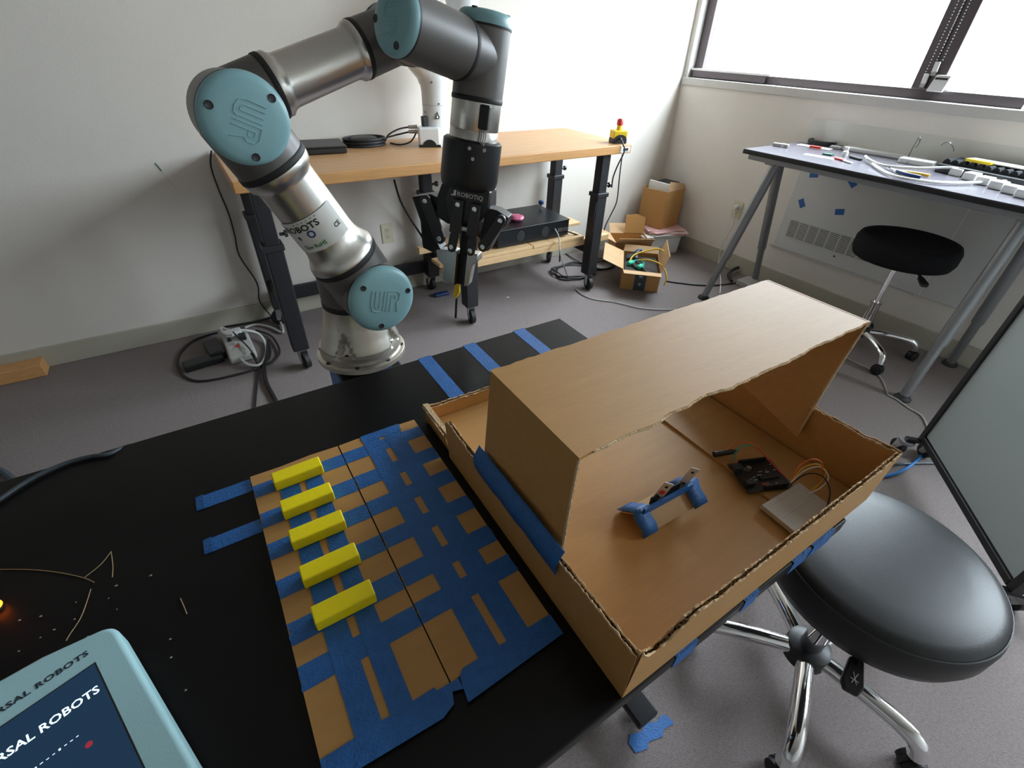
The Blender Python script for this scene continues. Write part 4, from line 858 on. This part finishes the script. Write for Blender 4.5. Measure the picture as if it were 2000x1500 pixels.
# ------------------------------------------------------------------ black table
TZ = .76; tx0, tx1, ty0, ty1 = -.82, .719, .105, .866
t = thing('black_table', 'black laminate table in the foreground', 'table', (-.05, .48, 0))
MB().box((tx0, ty0, TZ-.028), (tx1, ty1, TZ)).build('table_top', 'black_laminate', t, bevel=.003)
MB().box((tx0+.05, ty0+.06, TZ-.068), (tx1-.05, ty1-.06, TZ-.0285)).build('apron', 'black_metal', t, bevel=.003)
for x in (tx0+.17, .53):
    MB().box((x-.03, .16, .06), (x+.03, .80, .085)).build('foot_bar', 'black_metal', t, bevel=.005)
    for y in (.34, .62): MB().box((x-.022, y-.022, .085), (x+.022, y+.022, TZ-.068)).build('leg', 'black_metal', t, bevel=.004)
    for y in (.19, .77): caster(t, x, y, .062, rw=.022, yaw=R(40), brake=False)
c = PZ(1272, 1430, .001); fd = (PZ(1315, 1400, .001)-PZ(1230, 1460, .001)).normalized()
tag(MB().prism([(-.062, -.015), (-.03, -.022), (-.02, -.012), (.02, -.02), (.03, -.01), (.064, -.012), (.058, .012), (.04, .016), (.03, .010), (.0, .02), (-.02, .012), (-.05, .02), (-.064, .008)], (c.x, c.y, .0008), fd, V((-fd.y, fd.x, 0)), EZ, .0012).build('tape_scrap', 'tape_blue'), 'crumpled blue tape on the carpet by the table foot below the cardboard box', 'tape')
def strip(x0, x1, y0, y1, z, parent=None, m='tape_blue', name='tape_strip', jag=True, curl=0, h=.0003):
    n = 7; rnd = random.Random(int((x0*7+y0*13)*1e4)); w = y1-y0 if (x1-x0) > (y1-y0) else x1-x0; poly = []
    if (x1-x0) > (y1-y0):
        poly = [(x0+(rnd.uniform(-.0012, .0012) if jag else 0), y0+w*i/n) for i in range(n, -1, -1)]+[(x1+(rnd.uniform(-.0012, .0012) if jag else 0), y0+w*i/n) for i in range(n+1)]
    else:
        poly = [(x0+w*i/n, y0+(rnd.uniform(-.0012, .0012) if jag else 0)) for i in range(n+1)]+[(x0+w*i/n, y1+(rnd.uniform(-.0012, .0012) if jag else 0)) for i in range(n, -1, -1)]
    return MB().prism(poly, (0, 0, z), EX, EY, EZ, h).build(name, m, parent)
for (a, b), lab in zip(((.3125, .3445), (.429, .461), (.571, .604)), ('blue tape strip on the table, nearest the robot base', 'blue tape strip on the table, middle of the three beyond the box', 'blue tape strip on the table, nearest its far right corner')):
    s_ = strip(a, b, .670, .8655, TZ+.0003); tag(s_, lab, 'tape', 'tape strips on the far table edge')
    MB().box((a, ty1+.0004, TZ-.022), (b, ty1+.0008, TZ+.0004)).build('edge_fold', 'tape_blue', s_)
for (y0, y1, x0), lab in zip(((.6405, .6695, -.145), (.5505, .5765, -.142)), ('loose blue tape tail off the left of the taped board, farther one', 'loose blue tape tail off the left of the taped board, nearer one')):
    s_ = strip(x0, -.067, y0, y1, TZ+.0003); tag(s_, lab, 'tape', 'tape tails left of the board')
    MB().prism([(0, 0), (.011, .0025), (.011, .0028), (0, .0008)], (x0-.001, y0, TZ+.0006), EX, EZ, EY, (y1-y0)).build('curled_end', 'tape_blue', s_)
for k, (u, v, lab) in enumerate(((1625, 1030, 'blue tape wrapped on the table edge under the near right box corner'), (1552, 1108, 'blue tape wrapped on the table edge beside the leather stool'), (1440, 1212, 'blue tape wrapped on the table edge above the stool leg'), (1318, 1312, 'blue tape wrapped on the table edge near the left box corner'))):
    x = PY(u, v, ty0).x; w = (.03, .022, .016, .020)[k]
    s_ = MB().prism([(0, 0), (.030, 0), (.030, .0006), (-.0006, .0006), (-.0006, -.030), (0, -.030)], (x-w, ty0-.0004, TZ+.0002), EY, EZ, EX, 2*w).build('edge_tape', 'tape_blue'); tag(s_, lab, 'tape', 'tape on the near table edge')

# ------------------------------------------------------------------ taped cardboard board and yellow blocks
t = thing('taped_board', 'flat cardboard board gridded with blue tape on the black table', 'cardboard board', (.078, .44, TZ))
bz = TZ+.0044
MB().prism([(-.066, .222), (.0772, .222), (.0765, .670), (.03, .672), (-.02, .669), (-.066, .670)], (0, 0, TZ+.0006), EX, EY, EZ, .0038).build('cardboard_half', 'cardboard', t)
MB().prism([(.0788, .221), (.10, .224), (.221, .222), (.2215, .669), (.15, .672), (.0788, .670)], (0, 0, TZ+.0006), EX, EY, EZ, .0038).build('cardboard_half', 'cardboard', t)
for (y0, y1) in ((.618, .6455), (.5515, .5815), (.490, .5195), (.4245, .4535), (.3555, .386), (.2985, .328)):
    strip(-.0658, .0770, y0, y1, bz+.0002, t); strip(.0790, .2212, y0+.001, y1+.0015, bz+.0002, t)
for (x0, x1, y0, y1) in ((-.0300, -.0010, .222, .648), (.0085, .0345, .222, .650), (.1180, .1465, .222, .671), (.1570, .1880, .222, .671)):
    strip(x0, x1, y0, y1, bz+.0006, t)
strip(.118, .190, .652, .672, bz+.0009, t)
MB().prism([(-.066, .200), (.056, .194), (.072, .200), (.076, .212), (.088, .208), (.088, .221), (.062, .222), (.06, .2265), (-.066, .2265)], (0, 0, bz+.0008), EX, EY, EZ, .0003).build('tape_strip', 'tape_blue', t)
MB().prism([(.086, .193), (.222, .198), (.222, .2265), (.097, .2275), (.09, .222)], (0, 0, bz+.0008), EX, EY, EZ, .0003).build('tape_strip', 'tape_blue', t)
for k, (y, lab) in enumerate(((.640, 'yellow block farthest from the camera on the taped board'), (.5745, 'yellow block just behind the middle one on the taped board'), (.5125, 'middle yellow block of the five on the taped board'), (.4465, 'yellow block just before the middle one on the taped board'), (.382, 'yellow block nearest the camera on the taped board'))):
    c = V((.0025, y-.0135, bz+.0113)); X, Y = rot2(R((1, .6, -.5, 0, -.4)[k]))
    tag(MB().obox(c, X*.0375, Y*.0125, EZ*.0100).build('yellow_block', 'yellow_wood', None, bevel=.0022, seg=3), lab, 'block', 'yellow blocks on the taped board')

# ------------------------------------------------------------------ cardboard box with hood
bxo = thing('cardboard_box', 'low brown cardboard box with a torn rim and arched cardboard hood', 'box', (.51, .38, TZ))
def liner(p0, p1, z0, top, off, th, m, name, parent, lean=0., n=70, jag=.0015, seed=1):
    rnd = random.Random(seed); p0, p1 = V((*p0, 0)), V((*p1, 0)); d = (p1-p0).normalized(); nn = V((-d.y, d.x, 0)); vs = []; fs = []; walk = 0
    for i in range(n+1):
        s = i/n; walk = walk*.6+rnd.uniform(-jag, jag); zt = top(s)+walk; b = p0.lerp(p1, s)
        for o_ in (off, off+th):
            vs.append(b+nn*o_+EZ*z0); vs.append(b+nn*(o_+lean*(zt-z0))+EZ*zt)
    for i in range(n):
        a = 4*i; c = a+4
        fs += [(a, a+1, c+1, c), (a+2, c+2, c+3, a+3), (a+1, a+3, c+3, c+1), (a, c, c+2, a+2)]
    fs += [(0, 2, 3, 1), (4*n, 4*n+1, 4*n+3, 4*n+2)]
    return MB().add(vs, fs).build(name, m, parent)
def flute(p0, p1, z0, top, off, amp, parent, lean=0., pitch=.0075, seed=1):
    p0, p1 = V((*p0, 0)), V((*p1, 0)); L = (p1-p0).length; d = (p1-p0)/L; nn = V((-d.y, d.x, 0)); n = int(L/pitch*6); vs = []; fs = []; rnd = random.Random(seed); walk = 0
    for i in range(n+1):
        s = i/n; walk = walk*.7+rnd.uniform(-.0009, .0009); zt = top(s)-.0012+walk; w = off+amp*math.sin(s*L/pitch*2*math.pi); b = p0.lerp(p1, s)
        vs += [b+nn*(w+lean*(zt-.03-z0))+EZ*(zt-.03), b+nn*(w+lean*(zt-z0))+EZ*zt]
    for i in range(n): fs.append((2*i, 2*i+2, 2*i+3, 2*i+1))
    return MB().add(vs, fs).build('corrugation', 'cardboard_torn', parent, True)
def wall(p0, p1, z0, top, name, lean=0., th=.0062, seed=1, jag=.0015, torn=True):   # inner liner on the left of p0->p1
    w = liner(p0, p1, z0, top, 0, .0007, 'cardboard', name, bxo, lean, seed=seed, jag=jag)
    liner(p0, p1, z0, lambda s: top(s)-.0008, th-.0007, .0007, 'cardboard', 'inner_liner', w, lean, seed=seed+50, jag=jag*1.3)
    flute(p0, p1, z0, top, th/2, th*.42, w, lean, seed=seed)
    q0, q1 = V((*p0, 0)), V((*p1, 0)); d = (q1-q0).normalized(); nn = V((-d.y, d.x, 0))
    for off, sd, dz in ((.0004, 101, .0003), (th-.0003, 151, -.0006)):
        rnd = random.Random(seed+sd); pts = []; rr = []; wk = 0
        for i in range(141):
            wk = wk*.6+rnd.uniform(-jag, jag); zt = top(i/140)+dz+wk*.8; pts.append(q0.lerp(q1, i/140)+nn*(off+lean*(zt-z0)+rnd.uniform(-.0005, .0005))+EZ*zt); rr.append(rnd.uniform(.0005, .0018))
        MB().tube(pts, .001, 5, 0, rr).build('torn_edge', 'cardboard_torn', w)
    return w
def lerp_list(pts):
    def f(s):
        for (a, za), (b, zb) in zip(pts, pts[1:]):
            if s <= b: return za+(zb-za)*(s-a)/(b-a)
        return pts[-1][1]
    return f
zb = TZ+.0005
NL, NR, FR, FL = (.237, .107), (.788, .110), (.796, .655), (.240, .655)
wall(NL, NR, zb, lerp_list([(0, .872), (.02, .852), (.05, .844), (.08, .848), (.13, .864), (.17, .868), (.2, .862), (.5, .860), (.9, .862), (.97, .866), (1, .868)]), 'near_wall', -.02, seed=3, jag=.0022)
wall(NR, FR, zb, lerp_list([(0, .868), (.1, .862), (.45, .860), (.8, .81), (1, .80)]), 'right_wall', -.04, seed=5)
wall(FR, FL, zb, lerp_list([(0, .80), (.5, .79), (1, .797)]), 'far_wall', 0, seed=7)
wall((.237, .548), NL, zb, lerp_list([(0, .838), (.02, .852), (.08, .850), (.22, .848), (.3, .862), (.62, .862), (.8, .864), (1, .866)]), 'left_wall', -.05, seed=9, jag=.0022)
# folded flap at the far left corner
wall((.246, .655), (.243, .552), zb, lerp_list([(0, .800), (.4, .803), (1, .812)]), 'folded_flap', -.25, seed=11)
MB().prism([(0, 0), (.008, 0), (.012, .112), (.002, .115)], (.236, .545, .806), EX, (EY*.99-EZ*.06), (EZ), .004).build('flap_edge', 'cardboard_torn', bxo)
# floor: base sheet and the overlapping bottom flaps
MB().box((.243, .113, TZ+.0005), (.785, .650, TZ+.0025)).build('bottom', 'cardboard', bxo)
MB().box((.246, .116, TZ+.003), (.452, .648, TZ+.0065)).build('bottom_flap', 'cardboard', bxo)
MB().box((.246, .117, TZ+.0068), (.452, .40, TZ+.0098)).build('bottom_flap', 'cardboard', bxo)
MB().box((.640, .116, TZ+.003), (.780, .648, TZ+.0065)).build('bottom_flap', 'cardboard', bxo)
# hood
hz = 1.012
rnd = random.Random(21); poly = []; n = 60; walk = 0
for i in range(n+1):
    walk = walk*.7+rnd.uniform(-.0016, .0016); poly.append((.252+.596*i/n, .250+walk+(.004 if .2 < i/n < .4 else 0)))
for i in range(n, -1, -1): poly.append((.252+.596*i/n, .432+rnd.uniform(-.0012, .0012)))
hd = MB().prism(poly, (0, 0, hz-.0042), EX, EY, EZ, .0042).build('hood_top', 'cardboard', bxo)
MB().tube([V((a, b-.0006, hz-.0018+random.uniform(-.0006, .0006))) for a, b in poly[2:n-1]], .0017, 6, 1).build('torn_edge', 'cardboard_torn', hd)
# left side of the hood, standing on the left wall
def quad_slab(a, b, c, d, th, m, name, parent):
    a, b, c, d = map(V, (a, b, c, d)); nn = (b-a).cross(d-a).normalized()*th
    return MB().add([a, b, c, d, a+nn, b+nn, c+nn, d+nn], [(3, 2, 1, 0), (4, 5, 6, 7), (0, 1, 5, 4), (1, 2, 6, 5), (2, 3, 7, 6), (3, 0, 4, 7)]).build(name, m, parent)
quad_slab((.252, .252, hz-.001), (.252, .431, hz-.001), (.2405, .432, .842), (.2440, .246, .842), -.004, 'cardboard', 'hood_side', bxo)
MB().tube([(.254, .2515, hz-.003), (.250, .2495, .94), (.246, .2465, .85)], .0021, 6).build('torn_edge', 'cardboard_torn', bxo)
rb0, rb1 = PX(1555, 850, .772), PX(1447, 747, .772)
quad_slab((.848, .252, hz-.001), (.848, .431, hz-.001), rb1, rb0, .004, 'cardboard', 'hood_side', bxo)
MB().tube([V((.848, .2515, hz-.003)), V((.80, .245, .93)), rb0+V((0, -.001, .0))], .0021, 6).build('torn_edge', 'cardboard_torn', bxo)
MB().prism([(-.06, 0), (.03, 0), (.05, .012), (.06, .03), (.05, .05), (.03, .06), (-.06, .06)], (.60, .651, TZ+.012), EX, (EZ*.97-EY*.2).normalized(), EY, .003).build('inner_flap', 'cardboard', bxo)
bt = MB(); n = 14; vs = []; fs = []
for i in range(n+1):
    s = i/n; y = .438-.205*s; w = random.uniform(-.0015, .0015)
    vs += [V((.2288, y, .840+w)), V((.2272, y, .862+w)), V((.2325, y, .8715)), V((.2378, y, .880+w*.6))]
for i in range(n):
    for k in range(3): fs.append((4*i+k, 4*i+k+1, 4*i+5+k, 4*i+4+k))
bt.add(vs, fs); o = bt.build('hood_tape', 'tape_blue', bxo, True); sm = o.modifiers.new('thick', 'SOLIDIFY'); sm.thickness = .0006

# ------------------------------------------------------------------ inside the box
fz = TZ+.0102
q0, q1 = PZ(1236, 1022, fz), PZ(1345, 962, fz); q0.z = q1.z = 0
X = (q1-q0).normalized(); Y = V((-X.y, X.x, 0)); L = (q1-q0).length
t = thing('sensor_stand', 'little cardboard tent with blue tape ends holding two metal brackets', 'stand', (q0+q1)*.5+EZ*fz)
hh, hw = .024, .026
for s_ in (-1, 1):
    a = q0-X*.002+Y*(hw*s_)+EZ*(fz+.0006); b = q0+EZ*(fz+hh)-X*.002
    quad_slab(a, a+X*(L+.004), b+X*(L+.004), b, .0015*s_, 'cardboard_light', 'tent_side', t)
for e_, (l0, l1) in enumerate(((-.008, .022), (L-.022, L+.008))):
    vs = []; fs = []; n = 8
    for i in range(n+1):
        s_ = -1+2*i/n; yy = Y*((hw+.004)*s_); z = fz+.003+(hh+.002)*(1-abs(s_))**.8
        w = .002*math.sin(i*1.7+e_)
        vs += [q0+X*(l0+w)+yy+EZ*z, q0+X*(l1+w)+yy+EZ*z]
    for i in range(n): fs.append((2*i, 2*i+2, 2*i+3, 2*i+1))
    o = MB().add(vs, fs).build('tape_wrap', 'tape_blue', t, True); o.modifiers.new('thick', 'SOLIDIFY').thickness = .0006
MB().obox((q0+q1)*.5-Y*.006+EZ*(fz+hh+.004), X*(L*.42), Y*.002, EZ*.006).build('tape_bridge', 'tape_blue', t)
MB().obox((q0+q1)*.5+Y*.002+EZ*(fz+hh+.008), X*(L*.26), Y*.001, EZ*.008).build('sensor_board', 'pcb_black', t)
for k, (l, hgt) in enumerate(((L*.34, .046), (L*.78, .05))):
    b = q0+X*l+Y*.004+EZ*(fz+hh-.004); up = (EZ*.93+V((.83, -.55, 0))*.30).normalized(); sd = V((.83, -.55, 0)); sd = (sd-up*sd.dot(up)).normalized()*.0075
    pt = MB().obox(b+up*(hgt/2), sd, up*(hgt/2), sd.cross(up).normalized()*.0008).build('bracket', 'bracket_steel', t, bevel=.0006)
    for h_ in (.30, .82):
        nn = sd.cross(up).normalized()
        for f_ in (-1, 1): MB().lathe(b+up*(hgt*h_)+nn*(.0009*f_), nn*f_, [(0, .0026), (.0002, .0026)], 12).build('bracket_hole', 'slot_dark', pt)
    if k == 0:
        for f_ in (-1, 1): MB().lathe(b+up*(hgt*.55)+nn*(.0010*f_), nn*f_, [(0, .0048), (.0003, .0048)], 16).build('red_dot', 'red', pt)
# microcontroller board
c = PZ(1482, 932, TZ+.008); X, Y = rot2(R(-22)); pz = TZ+.0072
t = thing('microcontroller', 'black microcontroller board with header pins inside the cardboard box', 'circuit board', (c.x, c.y, TZ+.0065))
def mp(a, b, z): return V((c.x, c.y, pz+z))+X*a*1.15+Y*b*1.15
MB().obox(mp(0, 0, .005), X*.0415, Y*.0325, EZ*.0009).build('board', 'pcb_black', t)
for a in (-1, 1):
    for b in (-1, 1): MB().cyl(mp(.032*a, .024*b, -.0005), mp(.032*a, .024*b, .0042), .0022, None, 8).build('standoff', 'black_plastic', t)
MB().obox(mp(.002, .0255, .0105), X*.026, Y*.0016, EZ*.0045).build('pin_header', 'black_plastic', t); MB().obox(mp(.008, -.0255, .0105), X*.022, Y*.0016, EZ*.0045).build('pin_header', 'black_plastic', t)
MB().obox(mp(-.030, .014, .0112), X*.008, Y*.006, EZ*.0054).build('usb_socket', 'gunmetal', t, bevel=.0008); MB().obox(mp(-.029, -.016, .0112), X*.0075, Y*.0048, EZ*.0054).build('power_socket', 'black_plastic', t, bevel=.0008)
MB().obox(mp(.010, -.006, .0075), X*.017, Y*.0045, EZ*.0016).build('chip', 'black_plastic', t); MB().lathe(mp(-.012, .012, .006), EZ, [(0, .004), (.007, .004)], 12).build('capacitor', 'steel', t)
rnd = random.Random(12)
for k in range(16): MB().obox(mp(rnd.uniform(-.018, .03), rnd.uniform(-.02, .02), .00595), X*rnd.uniform(.001, .005), Y*rnd.uniform(.0004, .0009), EZ*.0001).build('silkscreen_mark', 'silkscreen', t)
for k in range(3): MB().obox(mp(-.006+.004*k, -.017, .0064), X*.0008, Y*.002, EZ*.0006).build('resistor', 'orange_cable', t)
# breadboard
c2_ = V((.657, .155, TZ)); X2, Y2 = rot2(R(88)); 
t = thing('breadboard', 'white solderless breadboard lying in the right corner of the box', 'breadboard', (c2_.x, c2_.y, TZ+.0065))
def bp_(a, b, z): return V((c2_.x, c2_.y, TZ+.0067+z))+X2*a+Y2*b
MB().obox(bp_(0, 0, .0045), X2*.033, Y2*.049, EZ*.0045).build('body', 'board_white', t, bevel=.001)
MB().obox(bp_(0, 0, .0091), X2*.0014, Y2*.042, EZ*.0001).build('groove', 'grey_cable', t)
for a in (-.024, .024): MB().obox(bp_(a, 0, .0091), X2*.0004, Y2*.040, EZ*.0001).build('rail_line', 'grey_cable', t)
hb = MB()
for i in range(30):
    for a in (-.0145, -.012, -.0095, -.007, -.0045, .0045, .007, .0095, .012, .0145): hb.obox(bp_(a, -.0395+.00272*i, .00906), X2*.0005, Y2*.0005, EZ*.00008)
o = hb.build('pin_holes', 'grey_cable', t); o['kind'] = 'stuff'
def wire(m, pts, lab, r_=.0011): tag(MB().tube(pts, r_, 6, 5).build('jumper_wire', m, None, True), lab, 'wire', 'jumper wires in the box')
def wp(*p): return [PZ(u, v, z) for u, v, z in p]
wire('orange_cable', wp((1546, 940, .787), (1560, 912, .812), (1585, 897, .830), (1606, 905, .826), (1600, 932, .800), (1596, 955, .776)), 'orange jumper wire arching highest between the two boards')
wire('yellow_cable', wp((1545, 942, .787), (1568, 914, .810), (1598, 907, .822), (1613, 924, .810), (1600, 945, .790), (1583, 960, .778)), 'yellow jumper wire arching from board to breadboard')
wire('white_cable', wp((1544, 944, .787), (1570, 920, .806), (1602, 912, .818), (1618, 932, .806), (1604, 952, .790), (1580, 964, .778)), 'white jumper wire arching below the yellow one')
wire('black_cable', wp((1543, 946, .787), (1575, 926, .800), (1606, 930, .806), (1621, 958, .800), (1615, 990, .785), (1604, 1014, .777)), 'black jumper wire drooping over the breadboard edge')
wire('green_cable', [mp(-.030, .0255, .016), mp(-.026, .032, .03), mp(-.008, .040, .034), mp(.006, .036, .032)], 'green jumper wire at the back of the microcontroller')
wire('red_cable', [mp(.006, .036, .032), mp(.012, .026, .030), mp(.020, .004, .022), mp(.026, -.018, .018)], 'red jumper wire running along the microcontroller')
wire('orange_cable', [mp(-.026, .052, .008), mp(-.010, .054, .024), mp(.000, .044, .034), mp(.010, .034, .033)], 'orange jumper wire coming from the black plug behind the microcontroller')
t = thing('black_plug', 'black moulded plug lying behind the microcontroller in the box', 'plug', mp(-.04, .05, 0))
MB().cyl(mp(-.046, .050, .006), mp(-.014, .050, .008), .0055, .0045, 12).build('body', 'black_plastic', t, True); MB().cyl(mp(-.014, .050, .008), mp(-.006, .050, .009), .003, .002, 8).build('tail', 'black_cable', t, True)

# ------------------------------------------------------------------ teach pendant
S = V((-.2406, .4203, .81)); X = V((.951, .310, 0)).normalized(); Y = V((-X.y, X.x, 0))
t = thing('teach_pendant', 'pale blue handheld robot control pendant with lit screen on the table', 'control pendant', (S.x-.06, S.y-.05, TZ))
def rounded(pts, r, n=6):
    out = []; N_ = len(pts)
    for i in range(N_):
        p0, p1, p2 = V((*pts[i-1], 0)), V((*pts[i], 0)), V((*pts[(i+1) % N_], 0)); a = (p0-p1).normalized(); b = (p2-p1).normalized(); ang = a.angle(b); d = min(r/math.tan(ang/2), (p0-p1).length*.45, (p2-p1).length*.45)
        s0, s1 = p1+a*d, p1+b*d
        for k in range(n+1):
            u_ = k/n; q = (1-u_)**2*s0+2*u_*(1-u_)*p1+u_**2*s1; out.append((q.x, q.y))
    return out
outl = rounded([(.031, -.205), (.026, .034), (-.035, .051), (-.11, .060), (-.185, .051), (-.252, .034), (-.257, -.205)], .020)
MB().prism(outl, S-EZ*.032, X, Y, EZ, .032).build('shell', 'pendant_shell', t, bevel=.006, seg=4)
MB().prism(rounded([(-.20, -.17), (-.02, -.17), (-.02, 0), (-.20, 0)], .02), S-EZ*.0495, X, Y, EZ, .018).build('back_bulge', 'black_plastic', t)
MB().prism([(-.222, -.168), (.0, -.168), (.0, .0), (-.222, .0)], S+EZ*.0, X, Y, EZ, .0006).build('screen_surround', 'rubber_black', t)
sc = MB().prism([(-.2205, -.1665), (-.0015, -.1665), (-.0015, -.0015), (-.2205, -.0015)], S+EZ*.0006, X, Y, EZ, .0003).build('screen', 'screen', t)
text('bezel_print', 'UNIVERSAL ROBOTS', S+X*-.002+Y*.0145, X, Y, .0092, 'pendant_text', t, .0004, 1.2, .03, 'RIGHT', 1.08)
text('screen_print', 'UNIVERSAL ROBOTS', S+X*-.0055+Y*-.0365+EZ*.0009, X, Y, .0125, 'screen_text', sc, .0003, 1.0, .02, 'RIGHT')
rnd = random.Random(5)
for k in range(10):
    w = rnd.uniform(.0012, .0024); MB().obox(S+X*(-.032-.0045*k)+Y*(-.0655+rnd.uniform(-.0004, .0004))+EZ*.0011, X*(w/2), Y*rnd.choice((.0004, .0011)), EZ*.00005).build('small_print', 'screen_text', sc)
MB().lathe(S+X*-.027+Y*-.081+EZ*.0009, EZ, [(0, .003), (.0001, .003)], 14).build('red_dot', 'screen_red', sc)
# ------------------------------------------------------------------ small stuff on the table
c = PZ(-20, 1180, TZ+.012)
t = thing('orange_lamp', 'glowing orange indicator lamp at the left edge of the table', 'lamp', (c.x, c.y, TZ))
MB().lathe((c.x, c.y, TZ), EZ, [(0, .008), (.004, .008), (.005, .007)], 20).build('socket', 'black_plastic', t, True); MB().lathe((c.x, c.y, TZ+.005), EZ, [(0, .009), (.008, .008), (.012, .003)], 20).build('lens', 'lamp_orange', t, True)
def z5(a, b): return PZ(a/3.26, 1040+b/3.26, TZ+.0012)
for pts, lab in (([(0, 235), (160, 235), (300, 245), (430, 265), (535, 290), (600, 318)], 'long thin straw entering from the left edge of the table'), ([(705, 125), (640, 205), (540, 285)], 'short straw pointing down left from the crumpled tip'), ([(706, 120), (718, 210), (715, 285)], 'short straw hanging straight below the crumpled tip'), ([(578, 360), (550, 450), (510, 550), (450, 640), (420, 690)], 'bent straw just above the control pendant'), ([(1148, 420), (1170, 470), (1190, 520)], 'tiny straw right of the others on the table')):
    tag(MB().tube([z5(*p) for p in pts], .0006, 5, 3).build('straw', 'straw', None, True), lab, 'straw', 'straws on the table')
rnd = random.Random(2)
for k, p in enumerate([(960, 275), (740, 340), (692, 420), (745, 490), (260, 535), (125, 560), (345, 620), (258, 670), (1085, 680), (1090, 797), (1183, 1005), (485, 445), (475, 553), (120, 757), (560, 665)]):
    q = z5(*p); tag(MB().ball(q+EZ*.0004,   .0012*rnd.uniform(.6, 1.2), 6, (1.4, 1, .8)).build('crumb', 'crumb', None, True), 'pale crumb among the straws on the black table', 'crumb', 'crumbs on the black table')
tag(MB().tube([PZ(-60, 1015, TZ+.005), PZ(0, 975, TZ+.005), PZ(60, 936, TZ+.005), PZ(130, 904, TZ+.0045), PZ(180, 891, TZ+.0045), PZ(212, 887, TZ+.003), V((-.232, .874, TZ-.012)), V((-.21, .878, TZ-.06))], .0036, 10, 5).build('pendant_cable', 'slate_cable', None, True), 'dark blue cable lying on the far left of the black table', 'cable')
tag(MB().tube([PZ(-60, 890, .012), PZ(0, 918, .012), PZ(30, 940, .012), PZ(70, 960, .012)], .012).build('floor_hose', 'slate_cable', None, True), 'thick slate cable on the carpet beyond the left table end', 'cable')
for o in BASES+[win]:
    if 'base' in o: del o['base']
